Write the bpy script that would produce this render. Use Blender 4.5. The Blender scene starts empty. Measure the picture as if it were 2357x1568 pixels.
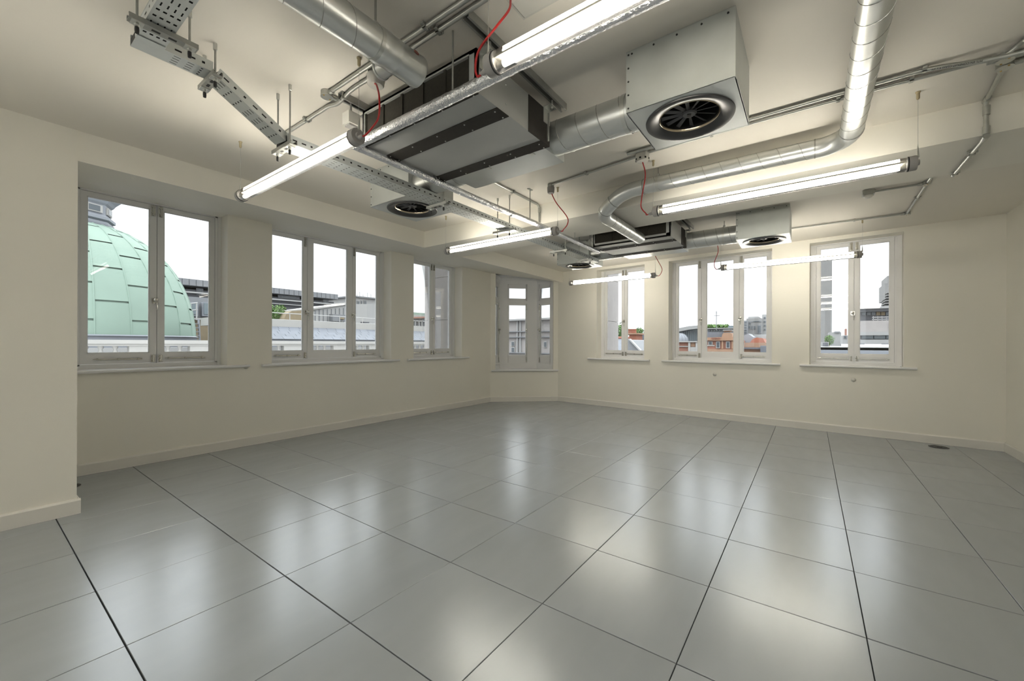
import bpy, math, random
from mathutils import Vector, Matrix

random.seed(7)
SC = bpy.context.scene
COL = SC.collection
PI = math.pi

# ------------------------------------------------------------------ camera
W, H = 2357.0, 1568.0
F, YAW, ROLL = 929.8458, -0.946516735, 0.0035
CAM = Vector((-0.39137, -3.40721, 1.20989))
SX, SY = 16.3105, 6.4243
_c, _s = math.cos(YAW), math.sin(YAW)
_r0, DIRV, _u0 = Vector((_c, _s, 0)), Vector((-_s, _c, 0)), Vector((0, 0, 1))
RV = _r0 * math.cos(ROLL) + _u0 * math.sin(ROLL)
UV_ = _u0 * math.cos(ROLL) - _r0 * math.sin(ROLL)
cd = bpy.data.cameras.new('camera')
cam = bpy.data.objects.new('camera', cd)
COL.objects.link(cam)
cd.sensor_fit = 'HORIZONTAL'
cd.sensor_width = 36.0
cd.lens = F / W * 36.0
cd.shift_x = -SX / W
cd.shift_y = SY / W
cd.clip_start = 0.02
cd.clip_end = 2000
m = Matrix((RV, UV_, -DIRV)).transposed().to_4x4()
m.translation = CAM
cam.matrix_world = m
SC.camera = cam

# ------------------------------------------------------------------ sky, exposure
SC.view_settings.view_transform = 'Standard'
SC.view_settings.look = 'None'
SC.view_settings.exposure = 0.80
SC.view_settings.gamma = 1.0
SC.view_settings.use_curve_mapping = False
SC.cycles.use_denoising = True
SC.cycles.max_bounces = 10
SC.cycles.diffuse_bounces = 6
SC.cycles.glossy_bounces = 5
SC.cycles.transparent_max_bounces = 24
SC.cycles.caustics_reflective = False
SC.cycles.caustics_refractive = False
SC.cycles.sample_clamp_indirect = 6.0

LAMP_STRENGTH = 40.0
LAMP_COLOR = (1.0, 0.94, 0.83, 1)
SKY_HORIZON = 1.05      # CIE overcast sky (standard type 1): the zenith is three times the horizon

wd = bpy.data.worlds.new('overcast_sky')
SC.world = wd
wd.use_nodes = True
nt = wd.node_tree
nt.nodes.clear()
N = nt.nodes.new
L = nt.links.new
out = N('ShaderNodeOutputWorld'); bg = N('ShaderNodeBackground')
tc = N('ShaderNodeTexCoord'); sep = N('ShaderNodeSeparateXYZ')
L(tc.outputs['Generated'], sep.inputs[0])
ab = N('ShaderNodeMath'); ab.operation = 'ABSOLUTE'; L(sep.outputs[2], ab.inputs[0])
def mnode(op, a, b_):
    n = N('ShaderNodeMath'); n.operation = op
    for k, x in enumerate((a, b_)):
        if isinstance(x, (int, float)): n.inputs[k].default_value = x
        else: L(x, n.inputs[k])
    return n
mr = mnode('MULTIPLY', mnode('ADD', mnode('MULTIPLY', mnode('POWER', math.e, mnode('DIVIDE', -0.7, mnode('MAXIMUM', ab.outputs[0], 0.02).outputs[0]).outputs[0]).outputs[0], 4.0).outputs[0], 1.0).outputs[0], SKY_HORIZON)
mp = N('ShaderNodeMapping'); mp.inputs['Scale'].default_value = (1.6, 1.6, 6.0)
L(tc.outputs['Generated'], mp.inputs[0])
nz = N('ShaderNodeTexNoise'); nz.inputs['Scale'].default_value = 1.8; nz.inputs['Detail'].default_value = 5
nz.inputs['Roughness'].default_value = 0.55
L(mp.outputs[0], nz.inputs['Vector'])
mr2 = N('ShaderNodeMapRange'); L(nz.outputs[0], mr2.inputs[0])
mr2.inputs[1].default_value = 0.3; mr2.inputs[2].default_value = 0.7
mr2.inputs[3].default_value = 0.88; mr2.inputs[4].default_value = 1.12
mu = N('ShaderNodeMath'); mu.operation = 'MULTIPLY'; L(mr.outputs[0], mu.inputs[0]); L(mr2.outputs[0], mu.inputs[1])
bg.inputs[0].default_value = (0.94, 0.975, 1.0, 1)
L(mu.outputs[0], bg.inputs[1]); L(bg.outputs[0], out.inputs[0])

# ------------------------------------------------------------------ materials
def mat(name, col, rough=0.6, metal=0.0, spec=0.5, var=0.0, vscale=6.0, bump=0.0, bscale=60.0, emit=None, obj_rand=0.0, coord='Object', stretch=None, rvar=0.0):
    m = bpy.data.materials.new(name); m.use_nodes = True
    nt = m.node_tree; b = nt.nodes['Principled BSDF']
    b.inputs['Base Color'].default_value = (*col, 1); b.inputs['Roughness'].default_value = rough
    b.inputs['Metallic'].default_value = metal; b.inputs['Specular IOR Level'].default_value = spec
    tc = nt.nodes.new('ShaderNodeTexCoord'); src = tc.outputs[coord]
    if stretch:
        mp = nt.nodes.new('ShaderNodeMapping'); mp.inputs['Scale'].default_value = stretch
        nt.links.new(src, mp.inputs[0]); src = mp.outputs[0]
    if var or obj_rand:
        nz = nt.nodes.new('ShaderNodeTexNoise'); nz.inputs['Scale'].default_value = vscale; nz.inputs['Detail'].default_value = 6
        nt.links.new(src, nz.inputs['Vector'])
        mr = nt.nodes.new('ShaderNodeMapRange'); nt.links.new(nz.outputs[0], mr.inputs[0])
        mr.inputs[1].default_value = .25; mr.inputs[2].default_value = .75
        mr.inputs[3].default_value = 1 - var; mr.inputs[4].default_value = 1 + var
        val = mr.outputs[0]
        if obj_rand:
            oi = nt.nodes.new('ShaderNodeObjectInfo'); m2 = nt.nodes.new('ShaderNodeMapRange')
            nt.links.new(oi.outputs['Random'], m2.inputs[0]); m2.inputs[3].default_value = 1 - obj_rand; m2.inputs[4].default_value = 1 + obj_rand
            mm = nt.nodes.new('ShaderNodeMath'); mm.operation = 'MULTIPLY'; nt.links.new(val, mm.inputs[0]); nt.links.new(m2.outputs[0], mm.inputs[1]); val = mm.outputs[0]
        mx = nt.nodes.new('ShaderNodeVectorMath'); mx.operation = 'SCALE'; mx.inputs[0].default_value = col
        nt.links.new(val, mx.inputs['Scale']); nt.links.new(mx.outputs[0], b.inputs['Base Color'])
        if rvar:
            m3 = nt.nodes.new('ShaderNodeMapRange'); nt.links.new(nz.outputs[0], m3.inputs[0])
            m3.inputs[1].default_value = .25; m3.inputs[2].default_value = .75
            m3.inputs[3].default_value = rough - rvar; m3.inputs[4].default_value = rough + rvar
            nt.links.new(m3.outputs[0], b.inputs['Roughness'])
    if bump:
        n2 = nt.nodes.new('ShaderNodeTexNoise'); n2.inputs['Scale'].default_value = bscale; n2.inputs['Detail'].default_value = 4
        nt.links.new(src, n2.inputs['Vector'])
        bp = nt.nodes.new('ShaderNodeBump'); bp.inputs['Strength'].default_value = bump; bp.inputs['Distance'].default_value = .01
        nt.links.new(n2.outputs[0], bp.inputs['Height']); nt.links.new(bp.outputs[0], b.inputs['Normal'])
    if emit:
        b.inputs['Emission Color'].default_value = (*emit[:3], 1); b.inputs['Emission Strength'].default_value = emit[3]
    return m

def thin_glass(name, tint, gloss_ior=1.5, rough=0.0, boost=1.0):
    m = bpy.data.materials.new(name); m.use_nodes = True; nt = m.node_tree; nt.nodes.clear()
    o = nt.nodes.new('ShaderNodeOutputMaterial'); t = nt.nodes.new('ShaderNodeBsdfTransparent'); g = nt.nodes.new('ShaderNodeBsdfGlossy')
    t.inputs[0].default_value = (*tint, 1); g.inputs['Roughness'].default_value = rough
    fr = nt.nodes.new('ShaderNodeFresnel'); fr.inputs[0].default_value = gloss_ior
    mu = nt.nodes.new('ShaderNodeMath'); mu.operation = 'MULTIPLY'; mu.inputs[1].default_value = boost; mu.use_clamp = True
    nt.links.new(fr.outputs[0], mu.inputs[0])
    mx = nt.nodes.new('ShaderNodeMixShader'); nt.links.new(mu.outputs[0], mx.inputs[0])
    nt.links.new(t.outputs[0], mx.inputs[1]); nt.links.new(g.outputs[0], mx.inputs[2]); nt.links.new(mx.outputs[0], o.inputs[0])
    return m

M = {}
M['wall'] = mat('cream_wall_paint', (0.85, 0.825, 0.745), .75, var=.015, vscale=1.5, bump=.05, bscale=180)
M['ceiling'] = mat('warm_white_ceiling_paint', (0.82, 0.785, 0.71), .85, var=.02, vscale=1.2, bump=.04, bscale=120)
M['gloss'] = mat('white_satin_woodwork', (0.80, 0.80, 0.80), .38, var=.01)
M['skirting'] = mat('off_white_skirting', (0.76, 0.74, 0.69), .5, var=.01)
M['tile'] = mat('brushed_steel_floor_panel', (0.36, 0.385, 0.41), .25, metal=.24, spec=.8, var=.035, vscale=1.1, obj_rand=.03, coord='Generated', stretch=(1.2, 4, 1), rvar=.025)
M['subfloor'] = mat('dark_subfloor', (0.05, 0.05, 0.05), .9)
M['galv'] = mat('galvanised_sheet', (0.62, 0.645, 0.64), .36, metal=.85, var=.04, vscale=9, rvar=.04)
M['galv_duct'] = mat('galvanised_spiral_duct', (0.66, 0.675, 0.66), .34, metal=.95, var=.03, vscale=6, rvar=.03)
M['galv_box'] = mat('galvanised_plenum_sheet', (0.52, 0.545, 0.53), .42, metal=.75, var=.06, vscale=8, rvar=.05)
M['seam'] = mat('duct_seam', (0.36, 0.365, 0.35), .4, metal=.9)
M['conduit'] = mat('galvanised_conduit', (0.50, 0.51, 0.48), .38, metal=.8, var=.08, vscale=30)
M['tray'] = mat('perforated_tray_steel', (0.62, 0.65, 0.64), .40, metal=.6, var=.05, vscale=20)
M['strut'] = mat('strut_channel_steel', (0.38, 0.385, 0.36), .45, metal=.75, var=.08, vscale=20)
M['zinc'] = mat('zinc_fixing', (0.62, 0.63, 0.60), .3, metal=.9)
M['panel'] = mat('grey_unit_panel', (0.46, 0.47, 0.46), .5, metal=.3, var=.04, vscale=5)
M['foam'] = mat('dark_foam_strip', (0.035, 0.031, 0.026), .9, var=.1, vscale=40)
M['filter'] = mat('dark_filter_mesh', (0.028, 0.025, 0.018), .85, var=.25, vscale=60)
M['black'] = mat('black_rubber', (0.015, 0.015, 0.015), .6)
M['diffuser'] = mat('dark_grey_diffuser', (0.045, 0.045, 0.046), .32, metal=.3, var=.05)
M['vane'] = mat('grey_diffuser_vane', (0.11, 0.11, 0.115), .4, metal=.3)
M['void'] = mat('dark_void', (0.006, 0.006, 0.006), .8)
M['foil'] = mat('crinkled_foil', (0.72, 0.73, 0.75), .24, metal=1.0, var=.06, vscale=30, bump=.9, bscale=70)
M['red'] = mat('red_flex', (0.42, 0.012, 0.012), .45)
M['cap'] = mat('grey_end_cap', (0.36, 0.35, 0.335), .5)
M['tray_white'] = mat('white_gear_tray', (0.72, 0.69, 0.62), .5)
M['plastic'] = mat('white_plastic', (0.66, 0.65, 0.60), .45)
M['chrome'] = mat('chrome_ironmongery', (0.62, 0.61, 0.57), .22, metal=1.0)
M['cable_dark'] = mat('black_cable', (0.012, 0.012, 0.013), .6)
M['brass'] = mat('brass_screw', (0.55, 0.38, 0.14), .35, metal=1.0)
M['grommet'] = mat('dark_grey_grommet', (0.06, 0.06, 0.06), .5)
M['ink'] = mat('black_ink', (0.01, 0.01, 0.01), .7)
M['lamp'] = mat('fluorescent_lamp', (0.9, 0.9, 0.88), .4, emit=(*LAMP_COLOR[:3], LAMP_STRENGTH))
M['lampend'] = mat('lamp_end_ferrule', (0.55, 0.54, 0.50), .35, metal=.8)
M['clear'] = thin_glass('clear_polycarbonate', (0.985, 0.985, 0.98), 1.45, .03, .8)
M['glass'] = thin_glass('window_glass', (0.975, 0.985, 0.98), 1.5, .0, .8)

# ------------------------------------------------------------------ helpers
def v(*a): return Vector(a)
class MB:
    def __init__(s): s.v = []; s.f = []
    def add(s, vs, fs):
        n = len(s.v); s.v += [tuple(x) for x in vs]; s.f += [tuple(i + n for i in f) for f in fs]; return s
    def box(s, a, b):
        x0, x1 = sorted((a[0], b[0])); y0, y1 = sorted((a[1], b[1])); z0, z1 = sorted((a[2], b[2]))
        return s.add([(x0, y0, z0), (x1, y0, z0), (x1, y1, z0), (x0, y1, z0), (x0, y0, z1), (x1, y0, z1), (x1, y1, z1), (x0, y1, z1)],
                     [(0, 3, 2, 1), (4, 5, 6, 7), (0, 1, 5, 4), (1, 2, 6, 5), (2, 3, 7, 6), (3, 0, 4, 7)])
    def obox(s, c, ax, ay, az):
        c = Vector(c); P = []
        for k in (-1, 1):
            for i, j in ((-1, -1), (1, -1), (1, 1), (-1, 1)): P.append(c + ax * i + ay * j + az * k)
        return s.add(P, [(0, 3, 2, 1), (4, 5, 6, 7), (0, 1, 5, 4), (1, 2, 6, 5), (2, 3, 7, 6), (3, 0, 4, 7)])
    def prism(s, poly, z0, z1):
        n = len(poly)
        vs = [(*p[:2], z0 if len(p) < 3 else p[2]) for p in poly] + [(p[0], p[1], z1) for p in poly]
        return s.add(vs, [tuple(range(n))[::-1], tuple(range(n, 2 * n))] + [(i, (i + 1) % n, n + (i + 1) % n, n + i) for i in range(n)])
    def extr(s, poly, d):
        """closed polygon of 3D points extruded by vector d"""
        n = len(poly); d = Vector(d); P = [Vector(p) for p in poly]
        return s.add(P + [p + d for p in P], [tuple(range(n))[::-1], tuple(range(n, 2 * n))] + [(i, (i + 1) % n, n + (i + 1) % n, n + i) for i in range(n)])
    def tube(s, pts, r, n=12, cap=True):
        pts = [Vector(p) for p in pts]; rs = r if isinstance(r, (list, tuple)) else [r] * len(pts)
        t0 = (pts[1] - pts[0]).normalized()
        a = Vector((0, 0, 1)) if abs(t0.z) < .9 else Vector((1, 0, 0))
        u = (a - t0 * a.dot(t0)).normalized(); base = len(s.v); V = []; Fc = []
        for k, p in enumerate(pts):
            t = (pts[min(k + 1, len(pts) - 1)] - pts[max(k - 1, 0)]).normalized()
            u = (u - t * u.dot(t)).normalized(); w = t.cross(u)
            for i in range(n):
                an = 2 * PI * i / n; V.append(p + (u * math.cos(an) + w * math.sin(an)) * rs[k])
        for k in range(len(pts) - 1):
            for i in range(n):
                j = (i + 1) % n; Fc.append((k * n + i, k * n + j, (k + 1) * n + j, (k + 1) * n + i))
        if cap:
            Fc.append(tuple(range(n))[::-1]); e = (len(pts) - 1) * n; Fc.append(tuple(range(e, e + n)))
        return s.add(V, Fc)
    def lathe(s, prof, c=(0, 0, 0), axis='z', n=32, close=False):
        """profile of (radius, height) turned about an axis through c"""
        V = []; Fc = []; c = Vector(c)
        A = {'z': (v(1, 0, 0), v(0, 1, 0), v(0, 0, 1)), 'y': (v(1, 0, 0), v(0, 0, -1), v(0, 1, 0)), 'x': (v(0, 1, 0), v(0, 0, 1), v(1, 0, 0))}[axis] if isinstance(axis, str) else axis
        for r, h in prof:
            for i in range(n):
                a = 2 * PI * i / n; V.append(c + A[0] * (r * math.cos(a)) + A[1] * (r * math.sin(a)) + A[2] * h)
        for k in range(len(prof) - 1):
            for i in range(n):
                j = (i + 1) % n; Fc.append((k * n + i, k * n + j, (k + 1) * n + j, (k + 1) * n + i))
        if close:
            Fc.append(tuple(range(n))[::-1]); e = (len(prof) - 1) * n; Fc.append(tuple(range(e, e + n)))
        return s.add(V, Fc)
    def cyl(s, a, b, r, n=16): return s.tube([a, b], r, n)
    def build(s, name, m, parent=None, smooth=None, loc=None, weld=False):
        me = bpy.data.meshes.new(name); o3 = Vector(loc) if loc is not None else Vector((0, 0, 0))
        me.from_pydata([tuple(Vector(p) - o3) for p in s.v], [], s.f)
        me.materials.append(m if not isinstance(m, str) else M[m])
        if smooth:
            me.polygons.foreach_set('use_smooth', [True] * len(me.polygons))
            try: me.set_sharp_from_angle(angle=math.radians(smooth))
            except Exception: pass
        me.update(); o = bpy.data.objects.new(name, me); COL.objects.link(o)
        if parent is not None:
            o.parent = parent; o.location = o3 - world_loc(parent)
        else: o.location = o3
        return o
def world_loc(o):
    p = Vector((0, 0, 0))
    while o is not None: p += Vector(o.location); o = o.parent
    return p
def tag(o, label=None, cat=None, group=None, kind=None):
    if label: o['label'] = label
    if cat: o['category'] = cat
    if group: o['group'] = group
    if kind: o['kind'] = kind
    return o
def thing(name, loc, label, cat, group=None):
    o = bpy.data.objects.new(name, None); COL.objects.link(o); o.location = loc; o.empty_display_size = .05
    return tag(o, label, cat, group)
def structure(o, label=None): return tag(o, label, None, None, 'structure')
def copy_tree(o, parent=None, loc=None):
    c = o.copy(); COL.objects.link(c); c.parent = parent
    if loc is not None: c.location = loc
    for ch in [x for x in bpy.data.objects if x.parent == o]: copy_tree(ch, c)
    return c
def bez(P, n=14):
    """smooth curve through points (Catmull-Rom)"""
    P = [Vector(p) for p in P]; Q = [P[0] * 2 - P[1]] + P + [P[-1] * 2 - P[-2]]; R = []
    for i in range(1, len(Q) - 2):
        for k in range(n):
            t = k / n; a, b, c_, d = Q[i - 1], Q[i], Q[i + 1], Q[i + 2]
            R.append(.5 * ((2 * b) + (c_ - a) * t + (2 * a - 5 * b + 4 * c_ - d) * t * t + (3 * b - a - 3 * c_ + d) * t ** 3))
    R.append(P[-1]); return R
def arc(c, a, b, n=8):
    """points from centre c + a to c + b along a quarter turn (a, b perpendicular, equal length)"""
    c, a, b = Vector(c), Vector(a), Vector(b)
    return [c + a * math.cos(PI / 2 * k / n) + b * math.sin(PI / 2 * k / n) for k in range(n + 1)]
def helix(c, ax, r, length, pitch, phase=0, per=20, tube_r=.0022, n=5):
    """a raised spiral seam about a straight run starting at c along unit axis ax"""
    c, ax = Vector(c), Vector(ax).normalized(); u = v(0, 0, 1); w = ax.cross(u); T = int(length / pitch * per); P = []
    for k in range(T + 1):
        a = 2 * PI * k / per + phase; P.append(c + ax * (pitch * k / per) + (u * math.cos(a) + w * math.sin(a)) * r)
    return P

# ------------------------------------------------------------------ room shell
ZC = 2.70                                   # ceiling
LW = 1.94                                   # inner face of the left window wall (y)
CP, CQ = v(6.02, LW, 0), v(7.0, .905, 0)    # ends of the canted corner wall
RQ = v(6.55, -5.21, 0)                      # far end of the right window wall
XB, YF = -3.3, -5.21                        # back wall (x) and far wall (y)
ZL = 2.655                                  # window heads

class Frame:
    """local axes of a wall: s along it, o outwards, z up"""
    def __init__(s, p, q):
        s.p = Vector(p); s.d = (Vector(q) - Vector(p)).normalized(); s.len = (Vector(q) - Vector(p)).length
        s.n = v(-s.d.y, s.d.x, 0)
        if s.n.dot(v(3, -1.5, 0) - s.p) > 0: s.n = -s.n
    def pt(s, a, o, z): return s.p + s.d * a + s.n * o + v(0, 0, z)
    def box(s, b, s0, s1, o0, o1, z0, z1):
        return b.obox(s.pt((s0 + s1) / 2, (o0 + o1) / 2, (z0 + z1) / 2), s.d * ((s1 - s0) / 2), s.n * ((o1 - o0) / 2), v(0, 0, (z1 - z0) / 2))

FL = Frame((0, LW, 0), (CP.x, LW, 0))       # s = x on the left wall
FC = Frame(CP, CQ)
FR = Frame(CQ, RQ)

def wall(name, fr, s0, s1, th, top, ops, m='wall'):
    b = MB(); cur = s0
    for a, e, z0, z1 in ops:
        fr.box(b, cur, a, 0, th, 0, top)
        if z0 > 0: fr.box(b, a, e, 0, th, 0, z0)
        if z1 < top: fr.box(b, a, e, 0, th, z1, top)
        cur = e
    fr.box(b, cur, s1, 0, th, 0, top)
    return structure(b.build(name, m))
SILL_L, SILL_R = .95, .925
OPL = [(.20, 1.386, SILL_L - .03, ZL), (1.852, 3.587, SILL_L - .03, ZL), (4.03, 5.178, SILL_L - .03, ZL)]
OPR = [(.912, 1.885, SILL_R - .03, ZL - .01), (2.318, 3.858, SILL_R - .03, ZL - .01), (4.315, 5.288, SILL_R - .03, ZL - .01)]
OPC = [(.105, 1.325, .655, 2.64)]
wall('wall_left', FL, XB, FL.len + .0, .34, ZC, OPL)
wall('wall_corner', FC, 0, FC.len, .10, ZC, OPC)
wall('wall_right', FR, 0, FR.len + .3, .34, ZC, OPR)
structure(MB().box((XB - .2, YF - .2, 0), (RQ.x, YF, ZC)).build('wall_far', 'wall'))
FB = Frame((XB, LW, 0), (XB, YF, 0))
wall('wall_back', FB, 0, FB.len, .30, ZC, [(1.55, 3.25, SILL_L - .03, ZL), (3.75, 5.45, SILL_L - .03, ZL), (5.75, 6.95, SILL_L - .03, ZL)])  # openings for the added windows, out of view, that bring in fill daylight
structure(MB().box((XB, .785, 0), (.099, LW, ZC)).build('wall_pier', 'wall'))
structure(MB().box((XB - .2, YF - .2, ZC), (7.4, 2.3, ZC + .12)).build('ceiling', 'ceiling'))
# downstand beam along the left wall: upright face, soffit rising to the window heads
def zs(y): return 2.487 + (y - .79) * (ZL - 2.487) / (LW - .79)
pl = [(XB, .79), (6.995, .79), (7.0, .905), (CP.x, LW), (XB, LW)]
structure(MB().prism([(x, y, zs(y)) for x, y in pl], 0, ZC).build('ceiling_beam', 'wall'))
structure(MB().box((3.255, YF, 2.487), (3.955, .80, ZC)).build('ceiling_beam', 'wall'))

# skirtings, with a small chamfered top
def skirting(name, fr, s0, s1):
    b = MB(); P = [(.0, 0), (-.018, 0), (-.018, .092), (-.010, .104), (0, .104)]
    b.extr([fr.pt(s0, o, z) for o, z in P], fr.d * (s1 - s0)); return structure(b.build(name, 'skirting'))
skirting('baseboard_left', FL, .099, FL.len)
skirting('baseboard_corner', FC, 0, FC.len)
skirting('baseboard_right', FR, 0, FR.len)
skirting('baseboard_far', Frame((RQ.x, YF, 0), (XB, YF, 0)), 0, RQ.x - XB)
FP = Frame((XB, .785, 0), (.117, .785, 0))
skirting('baseboard_pier', FP, 0, FP.len)
skirting('baseboard_pier_side', Frame((.099, .7851, 0), (.099, LW, 0)), 0, LW - .786)

# ------------------------------------------------------------------ raised floor: one object per panel
floor = structure(MB().box((XB, YF, -.09), (7.4, 2.3, -.035)).build('floor', 'subfloor'))
ROOM = [(XB, YF), (RQ.x, YF), (CQ.x, CQ.y), (CP.x, CP.y), (XB, LW)]
def clip(poly, edges):
    for (x0, y0), (x1, y1) in edges:
        o = []; n = len(poly)
        def d(p): return (x1 - x0) * (p[1] - y0) - (y1 - y0) * (p[0] - x0)
        for i in range(n):
            a, b_ = poly[i], poly[(i + 1) % n]; da, db = d(a), d(b_)
            if da >= 0: o.append(a)
            if da * db < 0:
                t = da / (da - db); o.append((a[0] + (b_[0] - a[0]) * t, a[1] + (b_[1] - a[1]) * t))
        poly = o
        if not poly: break
    return poly
EDG = [(ROOM[i], ROOM[(i + 1) % 5]) for i in range(5)]
def tile_mesh(poly):
    """panel with a narrow bevelled rim, origin at its middle"""
    cx = sum(p[0] for p in poly) / len(poly); cy = sum(p[1] for p in poly) / len(poly); b = MB(); n = len(poly)
    def ins(k): return [(p[0] - cx + (cx - p[0]) / max(abs(cx - p[0]), .02) * k, p[1] - cy + (cy - p[1]) / max(abs(cy - p[1]), .02) * k) for p in poly]
    o, i_ = ins(0), ins(.0012)
    V = [(x, y, -.03) for x, y in o] + [(x, y, -.0012) for x, y in o] + [(x, y, 0) for x, y in i_]
    Fc = [(k, (k + 1) % n, n + (k + 1) % n, n + k) for k in range(n)] + [(n + k, n + (k + 1) % n, 2 * n + (k + 1) % n, 2 * n + k) for k in range(n)] + [tuple(range(2 * n, 3 * n))]
    b.add(V, Fc); return b, cx, cy
full = None; rt = random.Random(3)
for i in range(-6, 12):
    for j in range(-4, 10):
        gx = .0022; x0, x1 = .6 * i, .6 * i + .6; y0, y1 = -.6 * j - .6, -.6 * j
        wide = .0035 if i in (0, 1) else .0018; wl = .0035 if i in (1, 2) else .0018
        q = [(x0 + wide, y0 + .0018), (x1 - wl, y0 + .0018), (x1 - wl, y1 - .0018), (x0 + wide, y1 - .0018)]
        poly = clip(q, EDG)
        if len(poly) < 3: continue
        ar = abs(sum(poly[k][0] * poly[(k + 1) % len(poly)][1] - poly[(k + 1) % len(poly)][0] * poly[k][1] for k in range(len(poly)))) / 2
        if ar < .002: continue
        b, cx, cy = tile_mesh(poly)
        o = b.build('floor_tile', 'tile'); o.parent = floor
        o.location = (cx, cy, rt.uniform(-.0006, .0003))
        o.rotation_euler = (rt.gauss(0, .0009), rt.gauss(0, .0009), 0)

# ------------------------------------------------------------------ windows
def pane(fr, par, s0, s1, z0, z1, o): 
    return fr.box(MB(), s0, s1, o, o + .006, z0, z1).build('glass_pane', 'glass', par)
def casement(fr, par, s0, s1, z0, z1, o, st0=.055, st1=.055, bot=.105, top=.045, d=.045, transom=None):
    b = MB()
    fr.box(b, s0, s0 + st0, o, o + d, z0, z1); fr.box(b, s1 - st1, s1, o, o + d, z0, z1)
    fr.box(b, s0 + st0, s1 - st1, o, o + d, z0, z0 + bot); fr.box(b, s0 + st0, s1 - st1, o, o + d, z1 - top, z1)
    # glazing bead round the pane
    a0, a1, c0, c1 = s0 + st0, s1 - st1, z0 + bot, z1 - top
    for q in ((a0, a0 + .008, c0, c1), (a1 - .008, a1, c0, c1), (a0, a1, c0, c0 + .008), (a0, a1, c1 - .008, c1)): fr.box(b, q[0], q[1], o + .012, o + .026, q[2], q[3])
    c = b.build('casement', 'gloss', par); pane(fr, c, a0, a1, c0, c1, o + .027); return c
def bolt(fr, par, s, o, z0, z1, w=.032):
    b = MB(); fr.box(b, s - w / 2, s + w / 2, o - .004, o, z0, z1)
    p, q = fr.pt(s, o - .012, z0 + .012), fr.pt(s, o - .012, z1 - .004); b.tube([p, q], .006, 8)
    for z in (z0 + .03, z1 - .02): fr.box(b, s - w * .42, s + w * .42, o - .016, o - .003, z - .005, z + .005)
    b.lathe([(.0001, -.012), (.009, -.010), (.010, 0), (.006, .008), (.0001, .009)], fr.pt(s, o - .018, z0 + .016), 'z', 10)
    b.build('bolt', 'chrome', par, 40)
def handle(fr, par, s, o, z, side=1):
    b = MB(); fr.box(b, s - .022, s + .022, o - .006, o, z - .028, z + .028)
    A = (fr.d, v(0, 0, 1), -fr.n)
    b.lathe([(.010, 0), (.010, .014), (.016, .022), (.019, .032), (.014, .042), (.0001, .045)], fr.pt(s, o - .004, z + .006), A, 14)
    b.tube([fr.pt(s + .008 * side, o - .018, z - .015), fr.pt(s + .012 * side, o - .024, z - .06), fr.pt(s + .010 * side, o - .022, z - .095)], [.006, .0055, .004], 8)
    b.build('handle', 'chrome', par, 40)
def stay(fr, par, s0, s1, o, z):
    b = MB(); fr.box(b, s0, s1, o - .014, o - .006, z - .006, z + .006)
    b.lathe([(.011, 0), (.011, .012), (.0001, .014)], fr.pt(s0, o, z), (fr.d, v(0, 0, 1), -fr.n), 10)
    for s in (s0 + (s1 - s0) * .45, s1 - .03): fr.box(b, s - .006, s + .006, o - .024, o, z - .010, z + .010)
    b.tube([fr.pt(s0, o - .010, z), fr.pt(s0 - .03 if s1 > s0 else s0 + .03, o - .016, z + .002)], [.006, .004], 8)
    b.build('stay', 'chrome', par, 40)
def window(n, fr, f0, f1, divs, zsill, head, sl, o=.20, wide_mid=False, flip=False):
    fb = MB(); z0 = zsill + .03
    fr.box(fb, f0 - .05, f0, o - .01, o + .13, zsill, head + .01); fr.box(fb, f1, f1 + .05, o - .01, o + .13, zsill, head + .01)
    fr.box(fb, f0, f0 + .022, o, o + .11, z0, head); fr.box(fb, f1 - .022, f1, o, o + .11, z0, head)
    fr.box(fb, f0, f1, o, o + .11, zsill, z0 + .012); fr.box(fb, f0, f1, o, o + .11, head - .014, head + .005)
    for dv in divs: fr.box(fb, dv - .01, dv + .01, o + .06, o + .11, z0, head)
    w = structure(fb.build('window_%d' % n, 'gloss'))
    # window board with a rounded nose
    sb = MB(); P = [(o + .02, -.002), (o + .02, -.03), (-.035, -.03), (-.046, -.026), (-.05, -.016), (-.046, -.005), (-.035, 0), (o + .02, 0)]
    sb.extr([fr.pt(sl[0], a, zsill + z) for a, z in [(0, -.03), (-.035, -.03), (-.046, -.026), (-.05, -.016), (-.046, -.005), (-.035, 0), (0, 0)]], fr.d * (sl[1] - sl[0]))
    fr.box(sb, f0 - .03, f1 + .03, 0, o + .02, zsill - .03, zsill)
    sb.build('sill', 'gloss', w)
    e = [f0 + .024] + list(divs) + [f1 - .024]; k = len(e) - 1
    for i in range(k):
        a, b_ = e[i] + (.002 if i else 0), e[i + 1] - (.002 if i < k - 1 else 0)
        mid = k == 3 and i == 1
        c = casement(fr, w, a, b_, z0 + .014, head - .016, o + .012, .08 if mid else (.055 if i else .045), .08 if mid else (.055 if i == 0 else .045))
        oo = o + .012; zb, zt = z0 + .014, head - .016
        if k == 2:
            sx = b_ - .028 if i == 0 else a + .028
            bolt(fr, c, sx, oo, zt - .115, zt - .004); bolt(fr, c, sx, oo, zb + .006, zb + .082)
            mids = (a + b_) / 2; stay(fr, c, mids - .16, mids + .16, oo, zb + .045)
            if i == 0: handle(fr, c, b_ - .012, oo, 1.64)
        elif not mid:
            sx = b_ - .028 if i == 0 else a + .028
            bolt(fr, c, sx, oo, zt - .13, zt - .004); bolt(fr, c, sx, oo, zb + .006, zb + .082)
            mids = (a + b_) / 2; stay(fr, c, mids - .15, mids + .15, oo, zb + .045)
            handle(fr, c, (b_ - .008) if i == 0 else (a + .008), oo, 1.62)
    return w
window(1, FL, .250, 1.354, [.825], SILL_L, ZL, (.10, 1.60))
window(2, FL, 1.870, 3.545, [2.387, 3.054], SILL_L, ZL, (1.735, 3.725))
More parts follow.
